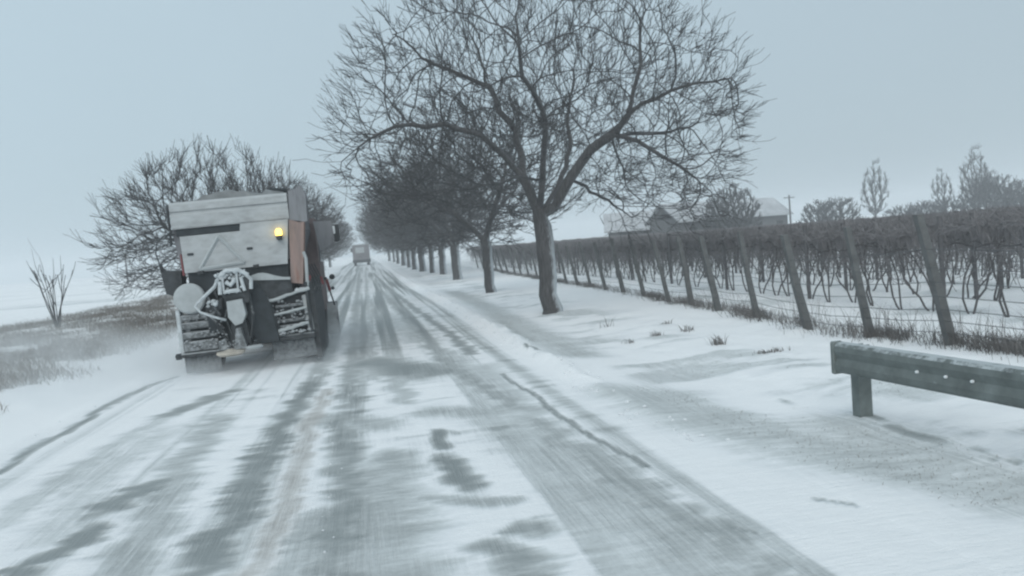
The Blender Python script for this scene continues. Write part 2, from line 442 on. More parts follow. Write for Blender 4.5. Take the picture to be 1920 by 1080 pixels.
# ------------------------------------------------------------------ tree growing
def skeleton_tubes(P, par, R, frame_sel=None):
    """one prism per branch segment; returns V, quads for the selected segments"""
    n = len(P); par = np.asarray(par); idx = np.arange(n); has = par >= 0
    main = np.full(n, -1); order = np.argsort(R)
    for i in order:
        if par[i] >= 0: main[par[i]] = i
    T = np.zeros_like(P)
    for i in range(n):
        a = P[par[i]] if par[i] >= 0 else P[i]
        b = P[main[i]] if main[i] >= 0 else P[i]
        T[i] = b - a
    T /= np.linalg.norm(T, axis=1)[:, None] + 1e-9
    Vs = []; Qs = []; base = 0
    e = idx[has]
    if frame_sel is not None: e = e[frame_sel[e]]
    p = par[e]; ismain = main[p] == e
    D = P[e] - P[p]; D /= np.linalg.norm(D, axis=1)[:, None] + 1e-9
    T0 = np.where(ismain[:, None], T[p], D); R0 = np.where(ismain, R[p], np.minimum(R[e] * 1.15, R[p])); T1 = T[e]; R1 = R[e]
    ref = np.array([.577, -.37, .15]); 
    def fr(t):
        u = np.cross(t, ref); u /= np.linalg.norm(u, axis=1)[:, None] + 1e-9
        return u, np.cross(t, u)
    for lo, hi, k in ((.07, 9, 12), (.03, .07, 7), (.014, .03, 4), (0, .014, 3)):
        s = (R1 >= lo) & (R1 < hi)
        if not s.any(): continue
        a = np.arange(k) * 2 * np.pi / k; ca, sa = np.cos(a), np.sin(a)
        rings = []
        for c, t, r in ((P[p[s]], T0[s], R0[s]), (P[e[s]], T1[s], R1[s])):
            u, w = fr(t)
            rings.append(c[:, None, :] + r[:, None, None] * (u[:, None, :] * ca[None, :, None] + w[:, None, :] * sa[None, :, None]))
        m = s.sum()
        V = np.concatenate(rings, 1).reshape(-1, 3)
        b0 = base + np.arange(m)[:, None] * 2 * k; kk = np.arange(k)[None, :]; k1 = (kk + 1) % k
        Q = np.stack([b0 + kk, b0 + k1, b0 + k + k1, b0 + k + kk], -1).reshape(-1, 4)
        Vs.append(V); Qs.append(Q); base += len(V)
    return np.concatenate(Vs), np.concatenate(Qs)

def colonize(rng, P, par, A, step, infl, kill, iters=90, up=.06, jit=.25, mom=1.15):
    P = [np.array(q, float) for q in P]; par = list(par); nch = [0] * len(P)
    A = np.array(A)
    near = np.full(len(A), -1); nd = np.full(len(A), 1e9)
    new = np.arange(len(P))
    for it in range(iters):
        Pn = np.array([P[i] for i in new])
        for c0 in range(0, len(Pn), 400):
            B = Pn[c0:c0 + 400]
            d = np.linalg.norm(A[:, None, :] - B[None, :, :], axis=2)
            j = d.argmin(1); dj = d[np.arange(len(A)), j]
            m = dj < nd; nd[m] = dj[m]; near[m] = new[c0 + j[m]]
        keep = nd > kill
        A = A[keep]; near = near[keep]; nd = nd[keep]
        if not len(A): break
        act = nd < infl
        if not act.any(): break
        Pa = np.array(P)
        dirs = A[act] - Pa[near[act]]; dirs /= np.linalg.norm(dirs, axis=1)[:, None]
        acc = np.zeros((len(P), 3)); np.add.at(acc, near[act], dirs)
        grow = np.unique(near[act]); new = []
        for g in grow:
            if nch[g] >= 3: continue
            d = acc[g]; l = np.linalg.norm(d)
            if l < 1e-6: continue
            d = d / l + rng.normal(0, jit, 3); d[2] += up
            if par[g] >= 0:
                pd = Pa[g] - Pa[par[g]]; d = d + mom * pd / (np.linalg.norm(pd) + 1e-6); d /= np.linalg.norm(d)
            P.append(Pa[g] + d * step * rng.uniform(.75, 1.2)); par.append(int(g)); nch.append(0); nch[g] += 1
            new.append(len(P) - 1)
        if not new: break
        new = np.array(new)
    return np.array(P), np.array(par)

def add_twigs(rng, P, par, rmask, length, segs, per, up, cen):
    P = list(P); par = list(par); out_n = []
    for i in np.nonzero(rmask)[0]:
        for _ in range(rng.poisson(per)):
            o = P[i] - cen; o = o / (np.linalg.norm(o) + 1e-6)
            b = P[i] - P[par[i]] if par[i] >= 0 else np.array([0, 0, 1.]); b = b / (np.linalg.norm(b) + 1e-6)
            d = b * .8 + o * .8 + rng.normal(0, .42, 3); d[2] += up; d /= np.linalg.norm(d)
            L = length * rng.uniform(.4, 1.2); q = i
            for s in range(segs):
                d = d + rng.normal(0, .15, 3); d[2] += up * .3; d /= np.linalg.norm(d)
                P.append(P[q] + d * L / segs); par.append(q); q = len(P) - 1
    return np.array(P), np.array(par)

def radii(P, par, r_tip, r_base):
    n = len(P); kids = np.zeros(n, int)
    for i in range(n):
        if par[i] >= 0: kids[par[i]] += 1
    leaves = np.zeros(n); leaves[kids == 0] = 1
    for i in range(n - 1, -1, -1):      # a child always comes after its parent
        if par[i] >= 0: leaves[par[i]] += leaves[i]
    return r_tip + (r_base - r_tip) * (leaves / leaves[0]) ** .58

def limb(P, par, start, pts, sub=.3):
    """append a hand-laid limb; start = node index; returns index of every point"""
    ids = []; cur = start
    for q in pts:
        q = np.array(q, float); a = P[cur]; L = np.linalg.norm(q - a); k = max(1, int(L / sub))
        for s in range(1, k + 1):
            P.append(a + (q - a) * s / k + (0 if s == k else np.random.normal(0, .03, 3))); par.append(cur); cur = len(P) - 1
        ids.append(cur)
    return ids

def ellipsoid_pts(rng, n, c, r, zmin=None, hollow=0.0, bottom=1.0):
    out_ = []
    while len(out_) < n:
        q = rng.uniform(-1, 1, 3); l = np.linalg.norm(q)
        if l > 1 or l < hollow * rng.uniform(0, 1): continue
        if q[2] < 0: q[2] *= bottom
        p = np.array(c) + q * np.array(r)
        if zmin is not None and p[2] < zmin: continue
        out_.append(p)
    return out_

def split_mesh(name, P, par, R, thr, mats):
    """trunk with its limbs / crown of thin branches"""
    big = R >= thr
    V, Q = skeleton_tubes(P, par, R, big); a = mesh_np('trunk', V, quads=Q, mat=mats[0], smooth=True)
    V, Q = skeleton_tubes(P, par, R, ~big); b = mesh_np('crown', V, quads=Q, mat=mats[1], smooth=True)
    return a, b

M_BARK = material('bark', (.078, .078, .08), rough=.95, var=.45, scale=5, stretch=(5, 5, .8), bump=1.0,
                  snow=.85, snow_dir=(.95, -.25, .05), snow_cov=.40, snow_col=(.55, .6, .63), zfade=(1.2, 2.8))
M_TWIG = material('twig', (.07, .072, .075), rough=.95, var=.3, scale=3, bump=0)
M_TWIG_BROWN = material('cane', (.19, .185, .19), rough=.95, var=.35, scale=4, bump=0)

LB = {'trunk':[(-0.03, 0.0, 0.89), (-0.04, 0.0, 1.84), (-0.12, 0.0, 2.59)],
'A':[(-0.54, -0.2, 3.5), (-0.99, -0.4, 4.02), (-1.56, -0.6, 4.53), (-2.44, -0.9, 4.8), (-3.27, -1.1, 4.79), (-3.9, -1.3, 4.62), (-4.47, -1.5, 4.29), (-4.88, -1.6, 3.97)],
'B':[(-0.4, 0.3, 4.0), (-0.4, 0.8, 4.75), (-0.76, 1.2, 5.38), (-0.88, 1.6, 6.08), (-1.0, 2.0, 6.89), (-1.21, 2.3, 7.78), (-1.28, 2.6, 8.51)],
'B2':[(-1.57, 1.6, 6.42), (-2.35, 1.5, 6.74), (-3.07, 1.4, 7.36)],
'C':[(-0.11, -0.6, 3.37), (-0.17, -1.2, 4.01), (-0.22, -1.8, 4.62), (-0.47, -2.2, 5.03), (-0.88, -2.7, 5.45), (-0.98, -3.1, 5.99)],
'D':[(0.31, 0.4, 2.97), (0.92, 1.0, 3.77), (1.26, 1.6, 4.54), (1.4, 2.2, 5.36), (1.71, 2.7, 6.1), (2.03, 3.2, 7.23), (2.44, 3.7, 8.48)],
'E':[(0.28, 0.0, 2.7), (0.67, -0.2, 3.36), (1.21, -0.4, 4.04), (1.71, -0.6, 4.35), (2.13, -0.8, 4.81), (2.77, -1.0, 5.11), (3.47, -1.2, 5.36), (4.56, -1.4, 5.46)],
'E2':[(2.69, 0.0, 4.43), (3.71, 0.5, 4.49), (5.0, 1.0, 4.81)],
'E3':[(2.14, -1.3, 4.09), (2.48, -1.9, 3.64), (3.03, -2.4, 3.07), (3.3, -2.7, 2.68)],
'E4':[(2.55, -0.5, 5.8), (2.88, 0.0, 7.02), (3.14, 0.3, 7.86), (3.31, 0.5, 8.6)],
'F':[(1.58, 0.6, 2.98), (2.23, 1.2, 2.67), (2.88, 1.7, 2.32)],
'G':[(2.16, 0.0, 3.59), (2.3, 0.3, 3.15)],
'H':[(-1.05, -1.5, 3.38), (-1.85, -2.2, 3.19)]}

def hero_tree():
    np.random.seed(3); rng = np.random.default_rng(11)
    P = [np.array([-.01, 0, -.25])]; par = [-1]
    t = limb(P, par, 0, LB['trunk']); top = t[-1]
    a = limb(P, par, top, LB['A']); b = limb(P, par, a[0], LB['B']); limb(P, par, b[3], LB['B2'])
    c = limb(P, par, top, LB['C']); d = limb(P, par, top, LB['D'])
    e = limb(P, par, top, LB['E']); limb(P, par, e[3], LB['E2']); limb(P, par, e[3], LB['E3']); limb(P, par, e[4], LB['E4'])
    limb(P, par, e[1], LB['F']); limb(P, par, e[3], LB['G']); limb(P, par, c[0], LB['H'])
    A = []
    while len(A) < 3300:
        q = rng.uniform(-1, 1, 3)
        if np.linalg.norm(q) > 1: continue
        p = np.array([.12, 0, 4.75]) + q * np.array([5.3, 4.3, 3.95])
        x = p[0]
        zb = 3.55 + .10 * x if x < 0 else (3.9 - .62 * min(x, 3.2) + .35 * max(0, x - 3.2))
        if p[2] < zb - .25 + .5 * rng.normal() * .3: continue
        if abs(x) < .9 and p[2] < 4.2: continue
        A.append(p)
    P, par = colonize(rng, P, par, A, .19, 1.6, .30, 80, up=.04, jit=.22)
    R = radii(P, par, .010, .30)
    P, par = add_twigs(rng, P, par, R < .02, .66, 4, .75, .16, np.array([.2, 0, 3.6]))
    R = radii(P, par, .0055, .25)
    P, par = add_twigs(rng, P, par, R < .0105, .3, 2, .8, .16, np.array([.2, 0, 3.6]))
    R = radii(P, par, .0042, .23)
    # trunk taper with root flare
    z = P[:, 2]; on = (R > .17)
    R[on] *= 1 + .35 * np.clip((.35 - z[on]) / .6, 0, 1)
    return split_mesh('hero', P, par, R, .045, (M_BARK, M_TWIG))

def generic_tree(seed, h=7.5, r=4.2, fork=2.2, n=1500, base=.24, lean=0.0, forks=4, bottom=.85, up=.05, zc=None, tw=1.8, rt=.008, tl=.5, spread=.7, step=.24):
    np.random.seed(seed); rng = np.random.default_rng(seed)
    P = [np.array([0, 0, -.25])]; par = [-1]
    t = limb(P, par, 0, [(lean * .4, 0, fork * .5), (lean, 0, fork)])
    for k in range(forks):
        a = 2 * math.pi * (k + rng.uniform(-.25, .25)) / forks; rr = spread * rng.uniform(.7, 1.3)
        q1 = (lean + math.cos(a) * rr, math.sin(a) * rr, fork + .8 + rng.uniform(0, .4))
        q2 = (lean + math.cos(a) * rr * 2.4, math.sin(a) * rr * 2.4, fork + 1.6 + rng.uniform(0, .8))
        limb(P, par, t[-1], [q1, q2], .25)
    zc = zc or (fork + (h - fork) * .42)
    A = ellipsoid_pts(rng, n, (lean, 0, zc), (r, r, h - zc), zmin=fork * .8, hollow=.5, bottom=bottom)
    P, par = colonize(rng, P, par, A, step, 2.2, .36, 60, up=up, jit=.3)
    R = radii(P, par, rt, base)
    P, par = add_twigs(rng, P, par, R < .03, tl, 3, tw, .18, np.array([0, 0, fork]))
    R = radii(P, par, rt, base)
    on = R > base * .7; R[on] *= 1 + .3 * np.clip((.3 - P[on, 2]) / .6, 0, 1)
    return split_mesh('tree', P, par, R, .04, (M_BARK, M_TWIG))

def place_tree(meshes, name, x, y, rz, s, label, cat, group=None, sz=None, tilt=0.0):
    e = empty(name, (x, y, hz(x, y) - .02), rz); e.scale = (s, s, sz or s)
    e.rotation_euler = (0, tilt, rz)
    a = link('trunk', meshes[0], e); b = link('crown', meshes[1], e)
    tag(e, label, cat, group)
    return e

TR = 'bare roadside trees'
hero = hero_tree()
place_tree(hero, 'walnut_tree', 4.54, 19.86, 0, 1, 'largest bare tree, nearest on the right verge, with wide spreading limbs', 'tree', TR)
v1 = generic_tree(21, h=8.0, r=4.4, fork=2.1, n=1900, base=.20, lean=-.05, forks=3)
v2 = generic_tree(22, h=8.4, r=4.8, fork=1.8, n=2200, base=.26, lean=.05, forks=4)
v3 = generic_tree(23, h=8.6, r=5.0, fork=1.9, n=2300, base=.25, forks=5)
VAR = [v1, v2, v3]
place_tree(v1, 'walnut_tree', 4.75, 31.2, .4, 1.0, 'slim trunked bare tree, second along the right verge', 'tree', TR, tilt=-.03)
place_tree(v2, 'walnut_tree', 5.3, 48.0, 1.9, 1.06, 'forked bare tree, third along the right verge', 'tree', TR)
LBL = ['fourth bare tree along the right verge, first of the clustered white streaked trunks', 'fifth bare tree along the right verge, in the dense row of crowns',
       'sixth bare tree along the right verge, in the dense row of crowns', 'seventh bare tree along the right verge, deep in the dense row',
       'eighth bare tree along the right verge, deep in the dense row', 'ninth bare tree along the right verge, beside the distant lorry',
       'tenth bare tree along the right verge, beyond the distant lorry', 'eleventh bare tree along the right verge, faded by the haze',
       'farthest bare tree of the right verge, faintest in the haze']
for k, (x, y) in enumerate([(5.6, 60), (5.3, 66), (5.0, 73), (4.75, 81), (4.7, 90), (4.6, 101), (4.5, 115), (4.5, 132), (4.5, 155)]):
    place_tree(VAR[(k + 2) % 3], 'walnut_tree', x, y, 1.3 * k + .4, 1.08 + .07 * ((k * 7) % 3 - 1), LBL[k], 'tree', TR)
# left side
vl = generic_tree(31, h=6.3, r=4.0, fork=1.4, n=2900, base=.22, forks=8, bottom=.8, up=.14, zc=2.9, tw=2.0, tl=.6, rt=.006, spread=.8, step=.2)
TL = 'bare trees of the left verge'
place_tree(vl, 'walnut_tree', -5.1, 29.0, .5, .95, 'broad bare tree behind the gritting lorry on the left verge', 'tree', TL)
for k, (x, y) in enumerate([(-5.4, 47), (-5.4, 60), (-5.5, 74), (-5.5, 90), (-5.6, 108), (-5.6, 130)]):
    place_tree(VAR[k % 3], 'walnut_tree', x, y, 2.1 * k, .86 + .05 * (k % 2),
               ['bare tree on the left verge, just past the gritting lorry', 'bare tree on the left verge, second beyond the gritting lorry',
                'bare tree on the left verge, third beyond the gritting lorry', 'bare tree on the left verge, fourth beyond the gritting lorry',
                'hazy bare tree on the left verge, last but one in view', 'palest bare tree at the far end of the left verge'][k], 'tree', TL)

# sapling clump on the left bank
def stems(seed, n, h, spread, r, forks=True, droop=0.0):
    rng = np.random.default_rng(seed); P = []; par = []
    for s in range(n):
        a = rng.uniform(0, 2 * math.pi); b = rng.uniform(0, .15) * spread
        p = np.array([math.cos(a) * b, math.sin(a) * b, -.1]); P.append(p); par.append(-1); q = len(P) - 1
        d = np.array([math.cos(a) * rng.uniform(0, .45) * spread, math.sin(a) * .35 * spread * rng.uniform(0, 1), 1.0])
        H = h * rng.uniform(.6, 1.0); k = 8
        for i in range(k):
            d = d + rng.normal(0, .07, 3); d[2] = max(d[2], .4) - droop * i; d /= np.linalg.norm(d)
            P.append(P[q] + d * H / k); par.append(q); q = len(P) - 1
            if forks and i > 2 and rng.random() < .55:
                w = q; dd = d + rng.normal(0, .35, 3)
                for j in range(3):
                    dd /= np.linalg.norm(dd); P.append(P[w] + dd * H * .09); par.append(w); w = len(P) - 1; dd = dd + np.array([0, 0, .25])
    P = np.array(P); par = np.array(par)
    R = r * np.clip(1.15 - P[:, 2] / h, .18, 1.2)
    return P, par, R
P, par, R = stems(5, 10, 3.0, .45, .022)
V, Q = skeleton_tubes(P, par, R)
sap = link('sapling_clump', mesh_np('sapling_clump', V, quads=Q, mat=M_TWIG), None, (-11.2, 31.5, hz(-11.2, 31.5)))
tag(sap, 'small clump of bare upright saplings on the left bank', 'sapling')

# ------------------------------------------------------------------ dead grass
def blades(rng, pts, h, w, spread=.5):
    n = len(pts); a = rng.uniform(0, 2 * np.pi, n); H = h * rng.uniform(.35, 1.15, n)
    lean = rng.normal(0, spread, (n, 2)) + np.array([-.25, .0])
    base = pts; dx = np.stack([np.cos(a), np.sin(a), 0 * a], 1) * (w * rng.uniform(.6, 1.4, n))[:, None]
    mid = base + np.stack([lean[:, 0] * H * .35, lean[:, 1] * H * .35, H * .6], 1)
    tip = base + np.stack([lean[:, 0] * H, lean[:, 1] * H, H * rng.uniform(.75, 1, n)], 1)
    V = np.stack([base - dx, base + dx, mid + dx * .8, mid - dx * .8, tip], 1).reshape(-1, 3)
    b = np.arange(n)[:, None] * 5
    return V, b + np.array([[0, 1, 2, 3]]), b + np.array([[3, 2, 4]])
def pts_on(x, y, dz=-.02): return np.stack([x, y, height(x, y) + dz], 1)
M_GRASS = material('dead_grass', (.17, .155, .14), rough=1, var=.4, scale=1.5, bump=0, snow=.0)
rng = np.random.default_rng(77)
xx = rng.uniform(-16, -4.3, 160000); yy = 11 + 62 * rng.random(160000) ** 1.7
dens = fbm(xx * .9, yy * .45, 65, 5); edge = sm(-4.9, -6.4, xx) * (1 - sm(-13, -16, xx))
near_edge = sm(9.5, 13, yy + .3 * (xx + 4))
keep = rng.random(160000) < sm(.30, .6, dens) * edge * near_edge
xx, yy = xx[keep][:52000], yy[keep][:52000]
V, q, t3 = blades(rng, pts_on(xx, yy), .20, .007, .6)
tag(link('dead_grass', mesh_np('dead_grass', V, quads=q, tris=t3, mat=M_GRASS)), 'brown dead grass poking through the snow of the left bank', 'grass', kind='stuff')

FENCE = [(7.17, 8.9), (6.96, 10.24), (6.88, 11.7), (7.2, 14.0), (7.35, 16.0), (7.4, 17.6), (7.45, 19.2), (7.55, 21.3), (7.65, 23.4), (7.75, 25.5), (7.85, 27.6),
         (7.95, 29.8), (8.05, 32), (8.15, 34.4), (8.3, 36.8), (8.4, 39.2), (8.5, 41.8), (8.6, 44.4), (8.7, 47), (8.8, 50), (8.95, 53), (9.1, 56), (9.2, 60), (9.3, 64), (9.4, 68)]
FENCE = [(7.3, 6.2)] + FENCE
def fence_x(y):
    return np.interp(y, [p[1] for p in FENCE], [p[0] for p in FENCE])
n = 30000
yy = 5 + 55 * rng.random(n) ** 1.5; xx = fence_x(yy) + rng.normal(.05, .16, n)
clump = fbm(yy * 1.3, xx * 1.3, 71)
keep = rng.random(n) < .12 + sm(.44, .66, clump) * .7
keep |= (yy < 9.2) & (rng.random(n) < .35)
xx, yy = xx[keep], yy[keep]
V, q, t3 = blades(rng, pts_on(xx, yy), .26, .0045, .6)
M_GRASS2 = material('dry_weeds', (.16, .153, .148), rough=1, var=.4, scale=1.5, bump=0)
n2 = 900; y2 = 6.5 + 12 * rng.random(n2) ** 1.3; x2 = fence_x(y2) + rng.normal(.15, .3, n2)
k2 = rng.random(n2) < sm(.4, .6, fbm(y2 * 1.1, x2, 72)) + (y2 < 8.6) * .6
V_, q_, t_ = blades(rng, pts_on(x2[k2], y2[k2]), .62, .0035, .4)
q = np.concatenate([q, q_ + len(V)]); t3 = np.concatenate([t3, t_ + len(V)]); V = np.concatenate([V, V_])
tag(link('dry_weeds', mesh_np('dry_weeds', V, quads=q, tris=t3, mat=M_GRASS2)), 'dry weeds tangled along the foot of the vineyard fence', 'weeds', kind='stuff')
n = 26000; xx = rng.uniform(2.9, 5.6, n); yy = 4 + 34 * rng.random(n) ** 1.4
ex_, _ = surface_masks(xx, yy); k = rng.random(n) < sm(.16, .4, ex_) * .8 + .01
V, q, t3 = blades(rng, pts_on(xx[k], yy[k], -.01), .032, .0022, 1.0)
tag(link('verge_stubble', mesh_np('verge_stubble', V, quads=q, tris=t3, mat=material('pale_stubble', (.27, .265, .25), rough=1, var=.35, scale=1.5, bump=0))), 'short dead stubble showing through thin snow on the right verge', 'stubble', kind='stuff')
# little tufts sticking out of the verge snow
TUFTS = [(5.25, 11.6, 'lone dark grass tuft standing in the verge snow left of the guardrail', .20, 60), (4.95, 13.4, 'small grass tuft on the verge between the nearest tree and the guardrail', .13, 40),
         (5.6, 13.6, 'sparse grass tuft on the verge nearer to the vineyard fence', .16, 40), (5.4, 10.2, 'wide low grass tuft beside the end of the guardrail', .09, 80),
         (4.65, 15.6, 'thin pale stalks on the verge near the nearest tree', .28, 12), (4.35, 13.2, 'flat scrap of grass on the open verge snow', .12, 30),
         (5.7, 15.0, 'tiny tuft of grass beside the vineyard fence', .12, 30)]
for x, y, lab, h, k in TUFTS:
    w = .13 if k == 80 else .06
    px = rng.normal(0, w, k); py = rng.normal(0, .05, k)
    V, q, t3 = blades(rng, np.stack([px, py, -.02 + 0 * px], 1), h, .006, .5)
    tag(link('grass_tuft', mesh_np('grass_tuft', V, quads=q, tris=t3, mat=M_GRASS2), None, (x, y, hz(x, y))), lab, 'grass tuft', 'grass tufts on the right verge')

# clods of snow thrown off the plough, along the road edge and the centre strip
rng = np.random.default_rng(9); cl = MB()
def clod(x, y, r):
    z = hz(x, y); n_ = 6; R_ = [r * rng.uniform(.6, 1.2) for _ in range(5)]
    cl.lathe((x, y, z), [(R_[0], -r * .4), (R_[1] * 1.1, r * .15), (R_[2] * .8, r * .5), (R_[3] * .25, r * .75)], 'z', n_)
for _ in range(170):
    y = 6 + 42 * rng.random() ** 1.6; clod(2.5 + .10 * math.sin(y * 1.3) + rng.normal(0, .13), y, rng.uniform(.008, .028))
for _ in range(45):
    y = 4.5 + 10 * rng.random(); clod(-.48 + rng.normal(0, .07), y, rng.uniform(.004, .009))
for _ in range(50):
    y = 7 + 20 * rng.random(); clod(-3.75 + rng.normal(0, .15), y, rng.uniform(.008, .022))
M_CLOD = material('clod_snow', (.66, .69, .71), rough=.95, var=.1, scale=10)
tag(cl.build('snow_clods', M_CLOD), 'small clods of ploughed snow scattered along the road edges', 'snow clods', kind='stuff')

# ------------------------------------------------------------------ vineyard
M_POST = material('weathered_concrete', (.115, .12, .12), rough=.9, var=.25, scale=7, snow=.7, snow_dir=(.6, -.2, .8), snow_cov=.35)
M_WIRE = material('wire', (.10, .105, .11), rough=.6, var=.1, bump=0)
fence = empty('wire_fence', (7.3, 6.4, hz(7.3, 6.4)))
tag(fence, 'leaning concrete posts strung with wire along the vineyard edge', 'fence')
F0 = Vector(fence.location); FR = random.Random(4); tops = []
for k, (x, y) in enumerate(FENCE):
    m = MB(); lx = -.33 + FR.uniform(-.07, .07); ly = FR.uniform(-.06, .06); H = FR.uniform(1.50, 1.68); w = FR.uniform(.042, .056)
    z = hz(x, y) - .15; vs = []
    for t in (0, .5, 1):
        cx, cy, cz = x + lx * t + .02 * math.sin(3 * t + k), y + ly * t, z + (H + .15) * t
        ww = w * (1.12 - .25 * t)
        vs += [(cx - ww, cy - ww * .9, cz), (cx + ww, cy - ww * .9, cz), (cx + ww, cy + ww * .9, cz), (cx - ww, cy + ww * .9, cz)]
    vs = [tuple(Vector(v) - F0) for v in vs]
    fs = [(0, 3, 2, 1), (8, 9, 10, 11)] + [(a + i, a + (i + 1) % 4, a + 4 + (i + 1) % 4, a + 4 + i) for a in (0, 4) for i in range(4)]
    m.add(vs, fs)
    tops.append((Vector((x, y, z + .15)), Vector((x + lx, y + ly, z + .15 + H))))
    m.build('fence_post', M_POST, fence)
m = MB()
for f in (.10, .19, .28, .38, .49, .60, .74):
    pts = []
    for i in range(len(tops) - 1):
        a = tops[i][0].lerp(tops[i][1], f); b = tops[i + 1][0].lerp(tops[i + 1][1], f)
        pts += [a, a.lerp(b, .5) - Vector((0, 0, .02))]
    pts.append(tops[-1][0].lerp(tops[-1][1], f))
    m.tube([p - F0 + Vector((-.06, 0, 0)) for p in pts], .0055, 3, cap=False)
m.build('wire', M_WIRE, fence)

def vine_meshes(seed):
    rng = np.random.default_rng(seed)
    P = [np.array([0, 0, -.1])]; par = [-1]; q = 0; d = np.array([rng.normal(0, .15), rng.normal(0, .2), 1.])
    for i in range(7):
        d = d + rng.normal(0, .15, 3); d[0] *= .85; d[1] *= .85; d[2] = max(d[2], .8); d /= np.linalg.norm(d)
        P.append(P[q] + d * .19); par.append(q); q = len(P) - 1
    head = q; w = 0
    for i in range(7):
        f = (i + 1) / 7; o = math.sin(f * 2.2) * (.22 + .1 * math.sin(seed))
        P.append(P[0] + (P[head] - P[0]) * f + np.array([rng.normal(0, .03), o + rng.normal(0, .03), 0])); par.append(w); w = len(P) - 1
    T = len(P); arms = []
    for sgn in (-1, 1):
        w = head
        for i in range(4):
            P.append(P[w] + np.array([rng.normal(0, .03), sgn * .15, rng.normal(.01, .03)])); par.append(w); w = len(P) - 1; arms.append(w)
    R = [.015 * (1.3 - .06 * (i % 8)) for i in range(T)] + [.016] * (len(P) - T)
    nt = len(P)
    # the canes: a tangled band above the arms, some hanging below
    for c in range(62):
        w = int(rng.choice(arms + [head]))
        d = np.array([rng.normal(0, .45), rng.normal(0, .9), rng.normal(.35, .55)])
        for i in range(4):
            d = d / np.linalg.norm(d); P.append(P[w] + d * .12); 
            P[-1][2] = min(max(P[-1][2], 1.38 + .14 * rng.random()), 1.79 - .12 * rng.random())
            par.append(w); w = len(P) - 1; R.append(.0075)
            d = d + np.array([rng.normal(0, .35), rng.normal(0, .5), rng.normal(-.02, .4)])
    for c in range(24):
        w = int(rng.choice(arms)); d = np.array([rng.normal(0, .5), rng.normal(0, .8), -1.])
        for i in range(rng.integers(4, 9)):
            d = d / np.linalg.norm(d); P.append(P[w] + d * .13); par.append(w); w = len(P) - 1; R.append(.0065); d = d + rng.normal(0, .45, 3); d[2] = min(d[2], .1)
    P = np.array(P); par = np.array(par); R = np.array(R); sel = np.arange(len(P)) < nt
    V, Q = skeleton_tubes(P, par, R, sel); a = mesh_np('vine_trunk', V, quads=Q, mat=M_VINE)
    V2, Q2 = skeleton_tubes(P, par, R, ~sel); b = mesh_np('canes', V2, quads=Q2, mat=M_TWIG_BROWN)
    return a, b, (np.concatenate([V, V2]), np.concatenate([Q, Q2 + len(V)]))
M_VINE = material('vine_bark', (.10, .097, .098), rough=1, var=.3, scale=10, bump=0)
VM = [vine_meshes(100 + k) for k in range(6)]
spots = []
for r in range(16):
    x = 9.9 + 1.9 * r
    y = 6.0 + .6 * (r % 2)
    while y < 95:
        spots.append((x + FR.uniform(-.06, .06) + .028 * (y - 10) * (1 if r == 0 else 1), y + FR.uniform(-.12, .12), r)); y += .85
def visible(x, y):
    return (x / max(y, .1)) < 1.05 and y > x * .8
spots = [s for s in spots if visible(s[0], s[1])]
spots.sort(key=lambda s: math.hypot(s[0], s[1]))
near_, far_ = spots[:290], spots[290:]
for k, (x, y, r) in enumerate(near_):
    a, b, _ = VM[(k * 5 + r) % 6]
    e = empty('grapevine', (x, y, hz(x, y)), (0, math.pi)[k % 2] + FR.uniform(-.15, .15)); s = FR.uniform(.95, 1.04)
    e.scale = (s, s, s)
    tag(e, ('bare grapevine of the front row, nearest behind the leaning fence posts', 'bare grapevine of the second row, behind the front row of vines',
            'bare grapevine of the third row from the leaning fence posts', 'bare grapevine deeper in the vineyard, beyond its third row')[min(r, 3)], 'grapevine',
        ('grapevines of the front vineyard row', 'grapevines of the second vineyard row', 'grapevines of the third vineyard row', 'grapevines deeper in the vineyard')[min(r, 3)])
    link('vine_trunk', a, e); link('canes', b, e)
allV, allQ = [], []; base = 0
for k, (x, y, r) in enumerate(far_):
    V, Q = VM[k % 6][2]; V = V.copy(); V[:, 1] *= (1, -1)[k % 2]
    V = V + np.array([x, y, hz(x, y)]); allV.append(V); allQ.append(Q + base); base += len(V)
me = mesh_np('distant_grapevines', np.concatenate(allV), quads=np.concatenate(allQ), mat=M_TWIG_BROWN)
tag(link('distant_grapevines', me), 'distant rows of bare grapevines merging into a grey band', 'vineyard', kind='stuff')
ORD = ['first', 'second', 'third', 'fourth', 'fifth']
M_STAKE = material('grey_stake', (.11, .11, .115), rough=.9, var=.2, scale=8)
for r in range(5):
    x = 9.9 + 1.9 * r; y0 = x * .8
    e = empty('vine_trellis', (x, y0, hz(x, y0)))
    tag(e, 'stakes and wires of the %s vineyard row from the road' % ORD[r], 'trellis', 'trellises of the vineyard rows')
    ys = list(np.arange(y0, 75, 4.6)); last = None
    xo = lambda yy: .028 * (yy - 10)
    for y in ys:
        xx_ = x + xo(y); zz = hz(xx_, y)
        m = MB(); m.tube([(xx_ - x, y - y0, -.1 + zz - e.location.z), (xx_ - x - .03, y - y0, 1.72 + zz - e.location.z)], .045, 6); m.build('stake', M_STAKE, e)
    m = MB()
    for h in (.75, 1.15, 1.5):
        m.tube([(xo(y), y - y0, h + hz(x + xo(y), y) - e.location.z) for y in ys], .004, 3, cap=False)
    m.build('wire', M_WIRE, e)

